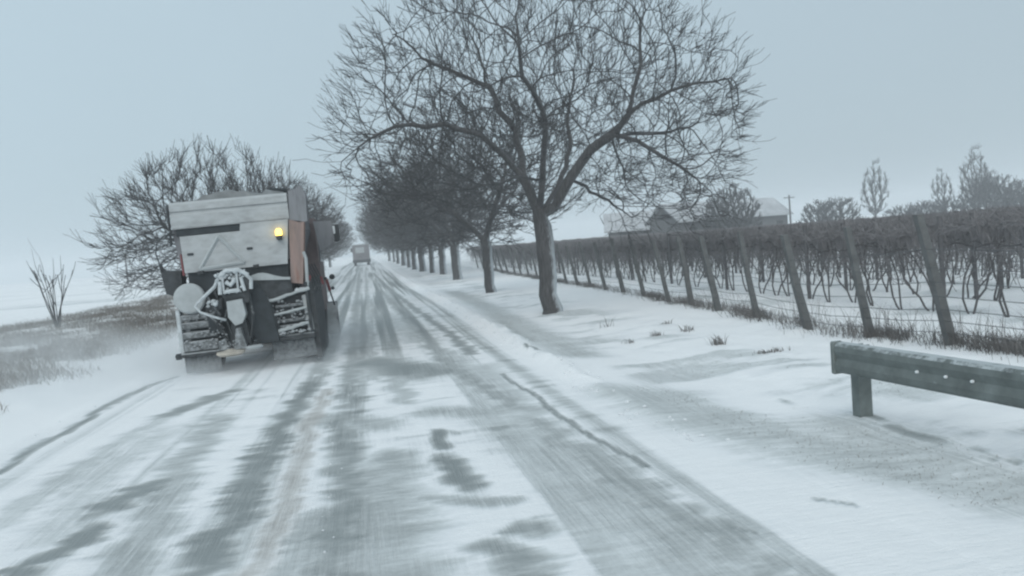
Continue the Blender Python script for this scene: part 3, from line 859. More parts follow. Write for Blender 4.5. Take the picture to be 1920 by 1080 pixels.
# ------------------------------------------------------------------ guardrail
M_RAIL = material('galvanised_steel', (.15, .172, .168), rough=.65, var=.28, scale=6, metallic=.25, snow=.5, snow_dir=(-.1, 0, 1), snow_cov=.26, bump=.1)
M_BOLT = material('bolt_head', (.75, .78, .8), rough=.5, var=.05)
GX, GY = 3.98, 6.35
gr = empty('guardrail', (GX, GY, hz(GX, GY) + .03))
tag(gr, 'grey steel guardrail beam starting on the right verge', 'guardrail')
prof = [(.03, .655), (-.03, .65), (-.055, .625), (-.06, .58), (-.045, .545), (-.035, .52), (-.045, .495), (-.06, .46), (-.055, .415), (-.03, .39), (.02, .382)]
m = MB(); ysr = [0, -.02] + [-.5 * k for k in range(1, 23)]; vs = []; fs = []
th = .006
for j, yy_ in enumerate(ysr):
    gx = .11 * max(0, -yy_)
    for (px_, pz) in prof: vs.append((px_ + gx, yy_, pz))
    for (px_, pz) in prof: vs.append((px_ + gx + th, yy_, pz))
npf = len(prof)
for j in range(len(ysr) - 1):
    a = j * 2 * npf; b = a + 2 * npf
    for i in range(npf - 1):
        fs.append((a + i, a + i + 1, b + i + 1, b + i)); fs.append((a + npf + i, b + npf + i, b + npf + i + 1, a + npf + i + 1))
    fs.append((a, b, b + npf, a + npf)); fs.append((a + npf - 1, a + 2 * npf - 1, b + 2 * npf - 1, b + npf - 1))
for i in range(npf - 1): fs.append((i, npf + i, npf + i + 1, i + 1))
m.add(vs, fs); m.build('beam', M_RAIL, gr)
# folded end piece wrapping the beam end
m = MB(); m.box(-.066, .035, -.035, .012, .375, .664, .012); me_ = m.build('end_shoe', M_RAIL, gr)
for yy_ in (0, -2, -4, -6, -8, -10):
    m = MB(); gx = .11 * -yy_ + .10; y_ = yy_ - .06
    m.prism([(gx + .012, y_ - .055), (gx + .135, y_ - .055), (gx + .135, y_ - .035), (gx + .03, y_ - .035), (gx + .03, y_ + .035), (gx + .135, y_ + .035), (gx + .135, y_ + .055), (gx + .012, y_ + .055)], -.4, .62, 'z')
    m.build('rail_post', M_RAIL, gr)
for yy_ in (-.95, -1.22, -1.45):
    m = MB(); gx = .11 * -yy_ - .03
    m.lathe((gx - .012, yy_, .52), [(.011, -.012), (.009, -.017), (.003, -.019)][::-1] + [(.012, .002)], 'x', 10); m.build('bolt', M_BOLT, gr)

# ------------------------------------------------------------------ farm building, pole, far trees
M_WALL = material('grey_render_wall', (.13, .135, .14), rough=.95, var=.15, scale=1.0)
M_ROOF = material('snowy_roof', (.42, .44, .46), rough=.9, var=.22, scale=.7)
M_DARK = material('dark_opening', (.05, .055, .06), rough=.9, var=.2)
def barn(name, x, y, rz, L, Wd, eave, ridge, label, cat, windows=5):
    e = empty(name, (x, y, hz(x, y)), rz); tag(e, label, cat, 'farm buildings beyond the vineyard')
    m = MB(); h = Wd / 2
    m.prism([(-h, -.3), (h, -.3), (h, eave), (0, ridge - .06), (-h, eave)], 0, L, 'x')
    m.build('wall', M_WALL, e)
    m = MB(); o = .5; sl = (ridge - eave) / h
    m.prism([(-h - o, eave - sl * o), (0, ridge), (h + o, eave - sl * o), (h + o, eave - sl * o + .16), (0, ridge + .18), (-h - o, eave - sl * o + .16)], -.5, L + .5, 'x')
    m.build('roof', M_ROOF, e)
    for k in range(windows):
        m = MB(); u = L * (k + .6) / windows
        m.box(u - .5, u + .5, -h - .04, -h + .02, 1.1, 2.0, .02); m.build('window', M_DARK, e)
    m = MB(); m.prism([(-1.5, eave + .1), (0, ridge - .75), (1.5, eave + .1)], -.04, .02, 'x'); m.build('gable_vent', M_DARK, e)
    return e
barn('farm_building', 33.4, 86, .33, 17, 5.0, 2.95, 4.7, 'long low farm building with snowy roof and dark gable beyond the vineyard', 'farm building')
barn('farm_building', 30.5, 98, -.3, 6, 5, 2.4, 4.3, 'small snow roofed shed left of the long farm building', 'farm building', 2)
m = MB(); m.tube([(0, 0, -.5), (0, 0, 4.9)], [.13, .09], 8); p_ = m
p_.tube([(-.7, 0, 4.6), (.7, 0, 4.6)], .05, 6)
o = p_.build('utility_pole', M_STAKE); o.location = (50.0, 88, hz(50, 88)); tag(o, 'wooden utility pole at the right end of the farm building', 'pole')
m = MB(); m.tube([(0, 0, -.5), (0, 0, 4.2)], [.16, .10], 8); o = m.build('utility_pole', M_STAKE); o.location = (-33, 120, hz(-33, 120)); tag(o, 'faint lone pole in the left field behind the sapling clump', 'pole')

M_FAR = material('far_branches', (.09, .095, .1), rough=1, var=.3, scale=1, bump=0)
def shrub_mesh(seed, n, r, h, rt=.02, up=.3, base=.12, trunk=.3):
    rng = np.random.default_rng(seed); np.random.seed(seed)
    P = [np.array([0, 0, -.3])]; par = [-1]; limb(P, par, 0, [(0, 0, trunk)])
    A = ellipsoid_pts(rng, n, (0, 0, trunk + (h - trunk) * .45), (r, r, (h - trunk) * .57), zmin=trunk * .6)
    P, par = colonize(rng, P, par, A, .32, 9, .45, 60, up=up, jit=.2)
    R0 = radii(P, par, rt, base)
    P, par = add_twigs(rng, P, par, R0 < .07, .6, 2, 2.2, .35, np.array([0, 0, 0.]))
    return P, par, radii(P, par, rt, base)
def single(name, data, mat, x, y, rz, s, label, cat, group=None):
    P, par, R = data
    V, Q = skeleton_tubes(P, par, R); o = link(name, mesh_np(name, V, quads=Q, mat=mat), None, (x, y, hz(x, y)))
    o.rotation_euler = (0, 0, rz); o.scale = (s, s, s); tag(o, label, cat, group); return o
GF = 'bare trees and bushes beyond the vineyard'
pop = shrub_mesh(41, 900, 1.7, 8.2, rt=.016, up=.5, base=.13, trunk=2.0)
P, par, R = pop
a_, b_ = split_mesh('poplar', P, par, R, .06, (M_FAR, M_FAR))
place_tree((a_, b_), 'poplar_tree', 67.5, 97, 0, 1, 'lone slender bare tree standing by itself right of the farm building', 'tree', GF)
for k, (x, y, s, lab) in enumerate([(83.5, 98, 1.12, 'tallest slender tree above the dark thicket at the far right'), (86.2, 99, .85, 'shorter slender tree at the right end of the far thicket'),
                                  (80.2, 100, .82, 'slender tree rising from the middle of the far thicket')]):
    place_tree((a_, b_), 'poplar_tree', x, y, 1 + k, s, lab, 'tree', GF)
BS = [(56.3, 92, 2.1, 3.7, 'rounded hazy bush just right of the utility pole'), (59.6, 93, 2.5, 3.9, 'widest rounded bush between the pole and the lone tree'),
      (38.6, 80, 3.0, 5.6, 'tall spreading bare tree standing before the middle of the farm roof'), (49.4, 98, 2.2, 4.9, 'smaller bush behind the right part of the farm roof'),
      (70.3, 95, 2.0, 2.3, 'low hedge bush right of the lone tree'), (73.6, 95, 2.2, 2.6, 'middle bush of the low hedge before the thicket'), (76.8, 95, 2.0, 2.6, 'hedge bush touching the dark thicket'),
      (80.0, 93, 2.6, 5.2, 'left bush of the dark far thicket'), (83.0, 93.5, 2.8, 5.4, 'central bush of the dark far thicket'), (86.3, 93, 2.4, 4.2, 'right bush of the dark far thicket'),
      (90, 97, 2.4, 2.9, 'low bush at the right edge of the picture')]
for k, (x, y, r, h, lab) in enumerate(BS):
    single('bare_bush', shrub_mesh(60 + k, int(400 + 420 * r), r, h, rt=.028, up=.25, base=.12, trunk=.25), M_FAR, x, y, k, 1, lab, 'bush', GF)

# ------------------------------------------------------------------ gritting lorry
SN = (.50, .54, .56)
M_PANEL = material('frosted_grey_panel', (.32, .335, .34), rough=.75, var=.2, scale=2.6, snow=.35, snow_dir=(0, -.6, .8), snow_cov=.45, snow_col=SN, bump=.2, stretch=(1, 1, 2))
M_SLOT = material('dark_gap', (.035, .042, .047), rough=.9, var=.3, bump=.2)
M_FRAME = material('grimy_dark_steel', (.045, .05, .054), rough=.85, var=.5, scale=7, snow=.55, snow_dir=(0, -.3, 1), snow_cov=.36, snow_col=SN)
M_SLAT = material('snow_packed_step', (.12, .13, .135), rough=.9, var=.4, scale=8, snow=.7, snow_dir=(0, -.5, .8), snow_cov=.42, snow_col=(.40, .43, .45))
M_CRUST = material('packed_snow', (.47, .51, .53), rough=.95, var=.22, scale=12, bump=.8)
M_GREYSNOW = material('dirty_snow', (.36, .39, .40), rough=.95, var=.12, scale=6, bump=.5)
M_ORANGE = material('dirty_orange_paint', (.21, .115, .085), rough=.7, var=.45, scale=3, snow=.3, snow_dir=(0, -1, .2), snow_cov=.30, snow_col=(.33, .34, .35), stretch=(3, 3, .5))
M_BROWN = material('dirty_body_side', (.13, .13, .14), rough=.8, var=.35, scale=3, snow=.4, snow_dir=(0, -1, .2), snow_cov=.3, snow_col=(.3, .32, .34), stretch=(3, 3, .5))
M_RED = material('red_paint', (.20, .05, .055), rough=.6, var=.2)
M_RUBBER = material('wet_rubber', (.035, .04, .043), rough=.8, var=.4, scale=9, snow=.35, snow_dir=(0, -.8, .5), snow_cov=.3, snow_col=(.35, .38, .4))
M_AMBER = material('amber_beacon', (.8, .45, .05), rough=.4, var=.0, bump=0, emit=((1.0, .66, .12), 4.0))
M_AMBER2 = material('amber_lens', (.6, .28, .05), rough=.3, var=.1, bump=0)
M_SPIN = material('spinner_disc', (.42, .39, .34), rough=.7, var=.2, scale=6)
M_GLASS = material('dark_glass', (.06, .075, .08), rough=.15, var=.1, bump=0)
M_CAB = material('grimy_red_cab', (.13, .10, .10), rough=.7, var=.4, scale=2)
M_COVER = material('dark_load_cover', (.19, .205, .21), rough=.85, var=.3, scale=4)
M_WHITE = material('mirror_glass', (.62, .66, .68), rough=.3, var=.05, bump=0)

ty = 14.5
tr = empty('gritting_lorry', (-2.18, ty, -.185))
tr.rotation_euler = (0, -math.radians(1.5), 0)
tag(tr, 'snow caked gritting lorry with lit amber beacon and rear spreader in the left lane', 'lorry')
# body
m = MB()
m.prism([(-.90, 1.88), (.93, 1.88), (1.13, 2.45), (1.10, 2.98), (-.97, 2.98), (-.97, 2.45)], .10, 3.3, 'y')
m.build('hopper_body', M_BROWN, tr)
# upper tail panel with pressed grooves
m = MB(); prof = [(-.02, 2.575), (-.03, 2.60), (-.035, 2.80), (-.005, 2.825), (.0, 2.855), (-.03, 2.88), (-.03, 2.99), (.0, 3.03), (.06, 3.035), (.06, 2.575)]
m.prism(prof, -.95, 1.0, 'x'); m.build('upper_tail_panel', M_PANEL, tr)
# load cover with a low ridge
m = MB(); rr_ = random.Random(8)
xsn = np.linspace(-.95, 1.02, 22); ysn = np.linspace(.06, 3.3, 16); vs = []; fs = []
for j, yv in enumerate(ysn):
    for i, xv in enumerate(xsn):
        ridge = 3.03 + .15 * math.exp(-((xv + .02) / .42) ** 2) + .03 * rr_.uniform(-1, 1) + (.08 * math.exp(-((xv - .7) / .2) ** 2) if j > 0 else 0)
        if i in (0, 21): ridge = 2.97
        vs.append((xv, yv, ridge if j else min(ridge, 3.15)))
nx_ = len(xsn)
for j in range(len(ysn) - 1):
    for i in range(nx_ - 1): fs.append((j * nx_ + i, j * nx_ + i + 1, (j + 1) * nx_ + i + 1, (j + 1) * nx_ + i))
fs.append([i for i in range(nx_)][::-1])
m.add(vs, fs); m.build('load_cover', M_COVER, tr, True)
m = MB(); m.box(-.90, .16, .01, .09, 2.45, 2.572); m.build('tail_slot', M_SLOT, tr)
m = MB(); m.box(.35, 1.0, .5, .6, 3.05, 3.12); m.tube([(.55, .5, 3.1), (.72, .3, 3.14), (.98, .3, 3.10)], .03, 6); m.build('cover_roller', M_SLOT, tr)
# lower tailgate: trapezoid with a pressed triangle
m = MB(); m.prism([(-.84, 2.445), (.15, 2.447), (.17, 2.57), (.975, 2.57), (.88, 1.80), (-.83, 1.82)], -.03, .09, 'y')
tg = m.build('tailgate', M_PANEL, tr)
m = MB(); tri = [(-.21, 2.40), (-.58, 1.86), (.16, 1.90)]
for a, b in zip(tri, tri[1:] + tri[:1]):
    m.tube([(a[0], -.03, a[1]), (b[0], -.03, b[1])], .034, 6)
m.build('triangle_rib', M_GREYSNOW, tg)
for hx, hz_ in ((-.70, 2.13), (.28, 2.13)):
    m = MB(); m.box(hx - .05, hx + .05, -.055, -.025, hz_ - .02, hz_ + .02, .008); m.build('latch', M_SLOT, tg)
m = MB(); m.box(-.62, -.52, -.05, -.02, 1.77, 1.84); m.box(.3, .4, -.05, -.02, 1.78, 1.85); m.build('hinge', M_FRAME, tg)
# right-hand pillar, upper dark and lower orange
m = MB(); m.prism([(1.005, 2.56), (1.15, 2.50), (1.30, 2.50), (1.32, 2.98), (1.24, 3.14), (1.16, 3.08), (1.03, 3.06)], -.02, .35, 'y'); m.build('upper_pillar', M_BROWN, tr)
m = MB(); m.prism([(.985, 2.56), (1.24, 2.50), (1.10, 1.42), (.90, 1.46)], -.02, .30, 'y'); pl_ = m.build('lower_pillar', M_ORANGE, tr)
m = MB(); m.prism([(-.87, 2.15), (-.855, 2.15), (-.84, 1.78), (-.87, 1.78)], -.02, .06, 'y'); m.build('edge_trim', M_RED, tr)
m = MB(); m.tube([(1.17, -.02, 1.98), (1.20, -.02, 1.85), (1.17, -.02, 1.38)], .028, 8); m.build('support_strut', M_GREYSNOW, tr)
# beacon
m = MB(); m.lathe((.80, -.10, 2.30), [(.05, -.07), (.055, -.02), (.055, 0)], 'z', 16); bc = m.build('beacon_base', M_FRAME, tr)
m = MB(); m.lathe((.80, -.10, 2.30), [(.048, 0.0), (.055, .03), (.052, .085), (.03, .115), (.008, .12)], 'z', 16); m.build('beacon_lamp', M_AMBER, bc, True)
m = MB(); m.box(.76, .84, -.08, .0, 2.22, 2.245); m.build('beacon_bracket', M_FRAME, bc)
# chassis and dark underside
m = MB(); m.box(-.80, .88, .05, 3.2, 1.45, 1.86); m.box(-.55, -.40, -.05, 5.2, .75, 1.0); m.box(.40, .55, -.05, 5.2, .75, 1.0); m.box(-.95, 1.0, .35, .8, .5, 1.5)
m.build('chassis', M_SLOT, tr)
# left tool box with wire arm
m = MB(); m.prism([(-1.22, 1.93), (-1.20, 1.90), (-.90, 1.87), (-.90, 1.44), (-1.05, 1.44), (-1.18, 1.50)], .0, .35, 'y'); m.prism([(-1.24, 2.02), (-1.21, 2.02), (-1.17, 1.88), (-1.22, 1.88)], .0, .1, 'y')
m.build('side_box', M_FRAME, tr)
m = MB(); m.tube([(-1.22, .0, 1.98), (-1.26, .0, 2.2), (-1.22, .0, 2.4), (-1.08, .0, 2.50), (-.93, .05, 2.50)], .012, 6); m.build('hose_loop', M_FRAME, tr)
m = MB(); m.tube([(-.98, .0, 3.0), (-.99, .02, 2.6), (-1.0, .0, 2.3)], .022, 6); m.tube([(-.98, .0, 2.55), (-1.12, .0, 2.42)], .016, 6); m.build('ladder_hook', M_FRAME, tr)
# round snow-covered plate
m = MB(); m.lathe((-.80, -.06, 1.38), [(.24, .05), (.262, .03), (.262, -.01), (.235, -.035), (.02, -.045)], 'y', 36); m.build('round_plate', M_GREYSNOW, tr, False)
# left lower step panel
m = MB(); m.box(-1.07, -1.0, -.02, .25, .42, 1.2); m.build('step_upright', M_CRUST, tr)
for z0, z1 in ((.46, .64), (.68, .80), (.85, .97), (1.0, 1.1)):
    m = MB(); m.box(-1.0, -.42, -.03 - .03 * (z0 < .6), .2, z0, z1, .02); m.build('step_board', M_SLAT, tr)
m = MB(); m.box(-1.14, -.3, -.12, .05, .38, .45, .015); m.build('bumper', M_FRAME, tr); m = MB(); m.box(.28, 1.2, -.08, .05, .46, .56, .015); m.build('bumper', M_FRAME, tr)
m = MB(); m.box(-1.13, -1.04, -.13, -.03, .36, .46); m.build('tail_lamp', M_SLOT, tr)
# mudflaps
for x0, x1, z0, z1 in ((-1.02, -.42, .10, .39), (.45, 1.20, .14, .46)):
    m = MB(); m.box(x0, x1, .0, .03, z0, z1, .008); m.box(x0 + .18, x0 + .20, -.012, .0, z0, z1, .003); m.build('mudflap', M_RUBBER, tr)
m = MB(); m.prism([(1.13, 1.28), (1.24, 1.5), (1.27, .9), (1.28, .08), (1.20, .08), (1.17, .6)], .0, 2.6, 'y'); m.build('side_guard', M_FRAME, tr)
m = MB(); m.prism([(1.05, 1.22), (1.16, 1.24), (1.20, .60), (1.10, .60)], -.03, .02, 'y'); m.build('snowy_edge_plate', M_PANEL, tr)
# right step rack with snow-covered treads
m = MB(); m.tube([(.30, -.04, 1.62), (.50, -.06, 1.18), (.62, -.06, .60)], .035, 6); m.tube([(1.14, -.04, 1.45), (1.16, -.04, .56)], .03, 6); m.build('rack_rail', M_FRAME, tr)
for (xa, za), (xb, zb), r_ in (((.50, 1.185), (1.20, 1.335), .028), ((.56, .93), (1.12, 1.02), .022), ((.60, .64), (1.12, .74), .034)):
    m = MB(); n_ = 9; RR = random.Random(int(za * 100))
    m.tube([(xa + (xb - xa) * t / n_, -.08, za + (zb - za) * t / n_ + RR.uniform(-.01, .01)) for t in range(n_ + 1)], [r_ * RR.uniform(.8, 1.25) for _ in range(n_ + 1)], 8); m.build('tread', M_GREYSNOW, tr)
for z_ in (1.06, .80, .70):
    m = MB(); m.box(.58, 1.12, -.02, .22, z_ - .02, z_ + .03, .01); m.build('rack_shelf', M_SLAT, tr)
m = MB(); m.box(.45, 1.18, .06, .3, .5, 1.3, .02); m.build('rack_panel', M_FRAME, tr)
# snowy shelf on the right
m = MB(); xsn = np.linspace(.22, .90, 10); vs = []
poly = [(.22, 1.58), (.90, 1.52)] + [(float(x), 1.56 + .13 * math.exp(-((x - .40) / .27) ** 2)) for x in xsn[::-1]]
m.prism(poly, -.12, .35, 'y'); m.build('shelf_snow', M_GREYSNOW, tr)
m = MB(); m.prism([(.20, 1.6), (.9, 1.53), (.92, 1.30), (.45, 1.22)], -.08, .3, 'y'); m.build('shelf_box', M_FRAME, tr)
# spreader: head, chute, motor, guard, spinner
m = MB(); m.prism([(-.24, 1.70), (.20, 1.72), (.26, 1.5), (.2, 1.32), (-.2, 1.32), (-.3, 1.5)], -.35, .1, 'y'); sh = m.build('conveyor_head', M_FRAME, tr)
m = MB()
m.tube([(-.17, -.37, 1.74), (-.17, -.40, 1.42), (.06, -.40, 1.42), (.06, -.37, 1.74)], .022, 6)
m.tube([(-.24, -.36, 1.70), (-.10, -.38, 1.79), (.10, -.38, 1.78), (.24, -.34, 1.68)], .038, 7)
m.tube([(-.24, -.36, 1.68), (-.32, -.34, 1.54), (-.5, -.32, 1.40), (-.62, -.30, 1.30)], .03, 7)
m.tube([(.20, -.36, 1.70), (.28, -.34, 1.60), (.26, -.34, 1.44)], .034, 7)
m.tube([(-.22, -.38, 1.62), (-.24, -.38, 1.40)], .035, 7); m.tube([(.12, -.38, 1.66), (.16, -.38, 1.42)], .03, 7)
m.tube([(-.17, -.39, 1.44), (.06, -.39, 1.45)], .03, 7)
m.tube([(-.12, -.38, 1.60), (-.05, -.40, 1.54), (.02, -.38, 1.62)], .04, 7)
m.lumps((-.04, -.36, 1.70), (.24, .04, .07), 46, .026, 3); m.lumps((-.04, -.37, 1.46), (.2, .03, .05), 22, .02, 4); m.lumps((-.4, -.33, 1.27), (.08, .04, .05), 16, .03, 5)
m.build('frozen_head_frame', M_CRUST, sh)
m = MB(); m.prism([(-.20, 1.34), (.22, 1.36), (.20, 1.22), (-.18, 1.20)], -.33, .0, 'y'); m.build('chute_collar', M_FRAME, tr); m = MB(); m.prism([(-.12, .92), (.10, .90), (.16, .5), (-.2, .5)], -.30, -.02, 'y'); m.build('chute', M_FRAME, tr)
m = MB(); m.prism([(-.155, 1.27), (.10, 1.29), (.13, 1.02), (.06, .88), (-.06, .85), (-.16, 1.0)], -.38, -.12, 'y'); m.build('drive_motor', M_GREYSNOW, tr)
m = MB(); m.tube([(-.62, -.30, 1.32), (-.67, -.32, 1.24), (-.60, -.34, 1.14), (-.40, -.36, 1.04), (-.20, -.36, .96)], .022, 8); m.build('hydraulic_hose', M_CRUST, tr, True)
m = MB(); m.tube([(-.5, -.25, 1.45), (-.42, -.3, 1.25), (-.3, -.3, 1.05)], .03, 7); m.tube([(-.6, .0, 1.1), (-.3, -.1, .8)], .03, 6); m.tube([(-.45, -.0, 1.0), (-.25, -.1, .6)], .025, 6); m.build('dark_hose', M_FRAME, tr)
m = MB(); m.prism([(.14, 1.50), (.34, 1.56), (.52, 1.15), (.60, .48), (.24, .48), (.15, .9)], -.16, .06, 'y'); m.build('rubber_guard', M_SLOT, tr)
m = MB(); m.prism([(-.36, .62), (-.24, .66), (-.18, .45), (-.36, .47)], -.42, -.38, 'y'); m.prism([(-.05, .8), (.03, .8), (.1, .45), (-.12, .45)], -.44, -.3, 'y'); m.lumps((-.2, -.4, .56), (.16, .05, .06), 16, .02, 9); m.build('spinner_bracket', M_SLAT, tr)
m = MB(); m.lathe((-.18, -.42, .40), [(.04, .07), (.10, .05), (.225, .035), (.235, .0), (.19, -.035), (.03, -.045)], 'z', 28); m.build('spinner_disc', M_SPIN, tr)
m = MB(); m.lathe((.20, -.36, .46), [(.02, .025), (.13, .02), (.155, .0), (.14, -.03), (.02, -.04)], 'z', 24); m.build('spreading_vane', M_GREYSNOW, tr)
# clutter of ice, brackets and lines on the rear
m = MB(); m.tube([(-.12, -.2, 1.3), (-.22, -.3, 1.0), (-.14, -.3, .7)], .018, 6); m.tube([(.2, -.22, 1.35), (.24, -.3, 1.0), (.16, -.3, .62)], .022, 6)
m.tube([(-.38, -.1, 1.5), (-.30, -.2, 1.2), (-.38, -.2, .9), (-.28, -.2, .62)], .02, 6); m.build('hanging_line', M_FRAME, tr)
m = MB(); m.lumps((.85, -.09, .60), (.28, .02, .02), 30, .03, 21); m.lumps((.85, -.04, .9), (.27, .02, .12), 40, .026, 22); m.lumps((.8, -.05, 1.12), (.3, .03, .06), 14, .025, 23); m.build('ice_on_rack', M_SLAT, tr)
m = MB(); m.lumps((-.7, -.05, .57), (.3, .02, .08), 26, .025, 24); m.lumps((-.72, -.04, .88), (.28, .02, .18), 24, .02, 25); m.lumps((-.7, -.02, 1.1), (.3, .03, .03), 14, .03, 26); m.build('ice_on_steps', M_SLAT, tr)
m = MB(); m.lumps((-.3, -.3, .75), (.08, .05, .2), 12, .02, 28); m.build('ice_on_chute', M_SLAT, tr)
m = MB(); m.box(-.58, -.38, -.02, .1, .95, 1.22, .02); m.prism([(-.42, 1.3), (-.24, 1.34), (-.26, 1.16), (-.40, 1.12)], -.28, -.1, 'y'); m.build('valve_block', M_FRAME, tr)
# cab seen past the body on the right
m = MB(); m.prism([(3.35, .75), (3.35, 2.60), (3.5, 2.72), (4.9, 2.70), (5.15, 1.75), (5.3, 1.5), (5.3, .65), (4.9, .55)], -1.18, 1.22, 'x'); cb = m.build('cab', M_CAB, tr)
m = MB(); m.prism([(3.9, 1.75), (3.9, 2.45), (4.75, 2.45), (4.95, 1.75)], 1.22, 1.235, 'x'); m.prism([(3.9, 1.75), (3.9, 2.45), (4.75, 2.45), (4.95, 1.75)], -1.195, -1.18, 'x'); m.build('side_window', M_GLASS, cb)
m = MB(); m.prism([(1.22, 2.62), (1.60, 2.60), (1.62, 2.20), (1.48, 2.05), (1.30, 2.0)], 2.9, 3.05, 'y'); m.build('air_intake', M_BROWN, tr)
m = MB(); m.box(1.56, 1.70, 4.3, 4.42, 2.18, 2.60, .03); m.tube([(1.2, 4.4, 2.55), (1.6, 4.4, 2.58)], .018, 6); mr_ = m.build('wing_mirror', M_FRAME, tr)
m = MB(); m.box(1.555, 1.61, 4.28, 4.30, 2.36, 2.54, .008); m.build('mirror_glass', M_WHITE, mr_)
# looped lines and red bits on the right corner
m = MB()
for k in range(4):
    xk = 1.24 + .035 * k; m.tube([(xk - .06, .1 + .15 * k, 1.75), (xk + .02, .1 + .15 * k, 1.55), (xk + .06, .15 + .15 * k, 1.36), (xk + .01, .1 + .15 * k, 1.24), (xk - .06, .1 + .15 * k, 1.3)], .012, 6)
m.build('coiled_line', M_FRAME, tr)
m = MB(); m.box(1.18, 1.24, .02, .08, 1.42, 1.56); m.tube([(1.39, .5, 1.50), (1.41, .5, 1.36)], .018, 6); m.build('red_coupling', M_RED, tr)
m = MB(); m.tube([(1.19, .04, 1.46), (1.13, .0, 1.34), (.95, -.04, 1.31)], .03, 7); m.lumps((1.08, -.02, 1.32), (.1, .03, .03), 14, .025, 6); m.build('icy_bracket', M_CRUST, tr)
# wheels
for wy in (1.15, 4.35):
    for wx in (-.86, .86):
        w = MB(); 
        w.lathe((wx, wy, .50), [(.28, -.26), (.44, -.27), (.5, -.22), (.505, 0), (.5, .22), (.44, .27), (.28, .26)], 'x', 28); wo = w.build('wheel', M_RUBBER, tr)
        sgn = 1 if wx > 0 else -1
        h_ = MB(); h_.lathe((wx + sgn * .2, wy, .50), [(.27, -.04), (.27, .06), (.12, .075), (.10, .11), (.02, .11)] if sgn > 0 else [(.02, -.11), (.10, -.11), (.12, -.075), (.27, -.06), (.27, .04)], 'x', 20); h_.build('rim', M_FRAME, wo)
# front plough blade with marker rod
m = MB(); pr = []
arc = [(.0, .06), (-.09, .2), (-.12, .42), (-.08, .64), (.04, .80), (.07, .80), (-.03, .64), (-.07, .42), (-.04, .2), (.04, .06)]
vs = []; n_ = len(arc)
for (xx_, yo) in ((-1.45, 5.6), (1.46, 4.6)):
    vs += [(xx_, yo - a * -1 if False else yo + a, z) for a, z in arc]
fs = [tuple(range(n_))[::-1], tuple(range(n_, 2 * n_))] + [(i, (i + 1) % n_, n_ + (i + 1) % n_, n_ + i) for i in range(n_)]
m.add(vs, fs); pb = m.build('plough_blade', M_BROWN, tr)
m = MB(); m.box(1.18, 1.45, 4.5, 4.56, .06, .78, .02); m.build('blade_end_plate', M_PANEL, pb)
m = MB(); m.tube([(1.40, 4.5, .72), (1.30, 4.5, 1.20)], .018, 8); m.build('marker_rod', M_FRAME, pb)
m = MB(); m.tube([(1.33, 4.5, 1.06), (1.28, 4.5, 1.34)], .034, 8); m.build('red_marker', M_RED, pb)
m = MB(); m.lathe((1.41, 4.48, 1.38), [(.03, -.04), (.06, -.02), (.065, .03), (.02, .05)], 'y', 14); m.lathe((1.26, 4.48, 1.36), [(.02, -.03), (.035, -.02), (.035, .03), (.02, .04)], 'y', 12); m.lathe((1.40, 4.5, 1.12), [(.02, -.03), (.04, -.02), (.04, .03), (.02, .04)], 'y', 12); m.build('work_lamp', M_SLOT, pb)

# ------------------------------------------------------------------ lorry far down the road
fx, fy = -.62, 122.0
fl = empty('distant_lorry', (fx, fy, hz(fx, fy)))
tag(fl, 'small hazy lorry far down the road with a pale bar on its roof', 'lorry')
M_FT = material('grey_lorry_body', (.17, .165, .175), rough=.8, var=.2, scale=1)
m = MB(); m.box(-1.25, 1.25, 0, 6, .9, 3.1, .05); m.build('body', M_FT, fl)
m = MB(); m.box(-1.1, 1.15, -.02, .1, 3.12, 3.26, .02); m.build('roof_bar', M_CRUST, fl)
m = MB(); m.box(-.8, .5, -.05, .0, 1.9, 2.75, .03); m.build('rear_panel', M_GREYSNOW, fl)
m = MB(); m.box(-1.3, 1.35, -.1, .2, .45, .95, .03); m.build('bumper', M_FRAME, fl)
m = MB(); m.box(-1.5, -1.25, 1.0, 1.15, 2.1, 2.7, .03); m.build('wing_mirror', M_FRAME, fl)
for wx in (-.95, .95):
    m = MB(); m.lathe((wx, 1.2, .5), [(.25, -.2), (.5, -.2), (.5, .2), (.25, .2)], 'x', 18); m.build('wheel', M_RUBBER, fl)

# ------------------------------------------------------------------ air: haze and the spray behind the wheels
def volume_mat(name, dens, col):
    m = bpy.data.materials.new(name); m.use_nodes = True; t = m.node_tree; t.nodes.clear()
    v = t.nodes.new('ShaderNodeVolumePrincipled'); v.inputs['Color'].default_value = col + (1,); v.inputs['Density'].default_value = dens
    v.inputs['Anisotropy'].default_value = 0.0
    o = t.nodes.new('ShaderNodeOutputMaterial'); t.links.new(v.outputs[0], o.inputs['Volume']); return m
m = MB()
HX, HY0, HY1, HZ0, HZ1 = 350, -16, 645, -1.6, 13.0
m.add([(-HX, HY0, HZ0), (HX, HY0, HZ0), (HX, HY1, HZ0), (-HX, HY1, HZ0), (-HX, HY0, HZ1), (HX, HY0, HZ1), (HX, HY1, HZ1), (-HX, HY1, HZ1)],
      [(0, 3, 2, 1), (4, 5, 6, 7), (0, 1, 5, 4), (1, 2, 6, 5), (2, 3, 7, 6), (3, 0, 4, 7)])
o = m.build('haze', volume_mat('haze_air', HAZE_DENSITY, (.95, .97, .99))); tag(o, 'pale blue snow haze filling the air', 'haze', kind='stuff')
sv = bpy.data.materials.new('blown_snow'); sv.use_nodes = True; t = sv.node_tree; t.nodes.clear()
v = t.nodes.new('ShaderNodeVolumePrincipled'); v.inputs['Color'].default_value = (.95, .98, 1.0, 1)
o = t.nodes.new('ShaderNodeOutputMaterial'); t.links.new(v.outputs[0], o.inputs['Volume'])
tc = t.nodes.new('ShaderNodeTexCoord')
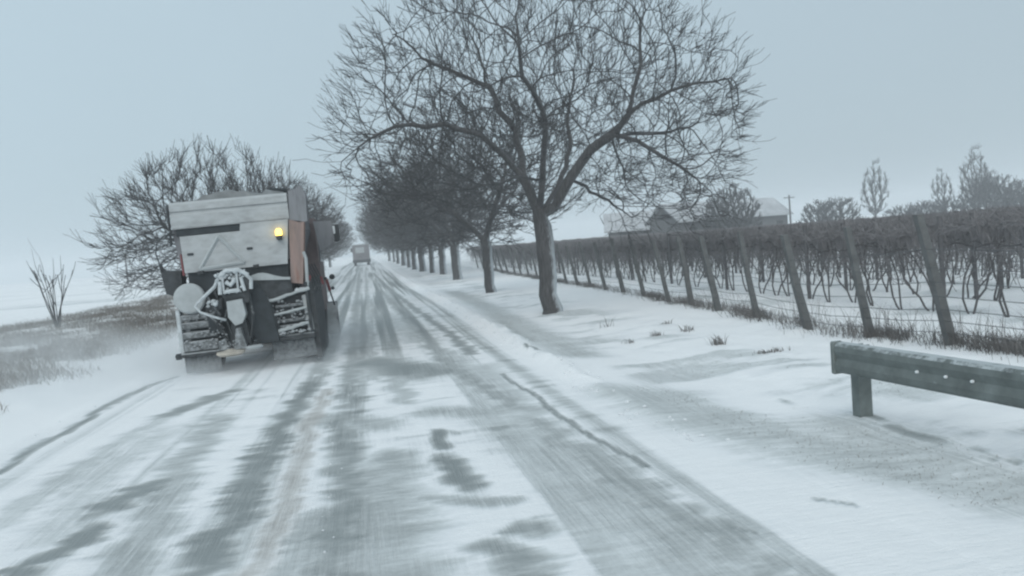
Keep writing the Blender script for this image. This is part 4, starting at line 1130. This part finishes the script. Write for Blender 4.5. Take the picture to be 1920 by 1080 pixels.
def mth(op, a, b=None, c=None):
    n_ = t.nodes.new('ShaderNodeMath'); n_.operation = op
    for i_, q_ in enumerate((a, b, c)):
        if q_ is None: continue
        if isinstance(q_, (int, float)): n_.inputs[i_].default_value = q_
        else: t.links.new(q_, n_.inputs[i_])
    return n_.outputs[0]
def cloud(cx, cy, cz, rx, ry, rz_, k):
    """soft puff: density falls smoothly to nothing at an ellipsoid's edge"""
    mp = t.nodes.new('ShaderNodeMapping'); mp.vector_type = 'POINT'
    mp.inputs['Location'].default_value = (-cx / rx, -cy / ry, -cz / rz_); mp.inputs['Scale'].default_value = (1 / rx, 1 / ry, 1 / rz_)
    t.links.new(tc.outputs['Object'], mp.inputs[0])
    l = t.nodes.new('ShaderNodeVectorMath'); l.operation = 'LENGTH'; t.links.new(mp.outputs[0], l.inputs[0])
    f = mth('SUBTRACT', 1.0, l.outputs['Value']); f = mth('MAXIMUM', f, 0.0)
    return mth('MULTIPLY', f, k)
den = None
for a in [(-2.9, 14.0, -.2, 1.2, 1.2, .42, .8), (-1.4, 14.0, -.2, 1.3, 1.3, .42, .8), (-3.9, 16, .0, 1.4, 2.5, .7, .7), (-.7, 17.5, -.1, .8, 3.0, .5, .5),
          (-6.0, 16.5, .0, 3.0, 3.5, .8, .30), (-8.5, 20, .1, 3.5, 5.0, .9, .22), (-4.6, 13.2, -.1, 2.2, 2.2, .5, .45)]:
    c_ = cloud(*a); den = c_ if den is None else mth('ADD', den, c_)
nz = t.nodes.new('ShaderNodeTexNoise'); nz.inputs['Scale'].default_value = 1.6; nz.inputs['Detail'].default_value = 3
t.links.new(tc.outputs['Object'], nz.inputs['Vector'])
w_ = mth('MULTIPLY_ADD', nz.outputs['Fac'], 4.0, -1.2); w_ = mth('MAXIMUM', w_, 0.1)
t.links.new(mth('MULTIPLY', den, w_), v.inputs['Density'])
m = MB(); m.add([(x_, y_, z_) for z_ in (-.5, .95) for (x_, y_) in ((-12, 11), (.2, 11), (.2, 25), (-12, 25))],
      [(0, 3, 2, 1), (4, 5, 6, 7), (0, 1, 5, 4), (1, 2, 6, 5), (2, 3, 7, 6), (3, 0, 4, 7)])
o = m.build('snow_spray', sv); tag(o, 'fine snow thrown up around the wheels of the gritting lorry', 'snow spray', kind='stuff')
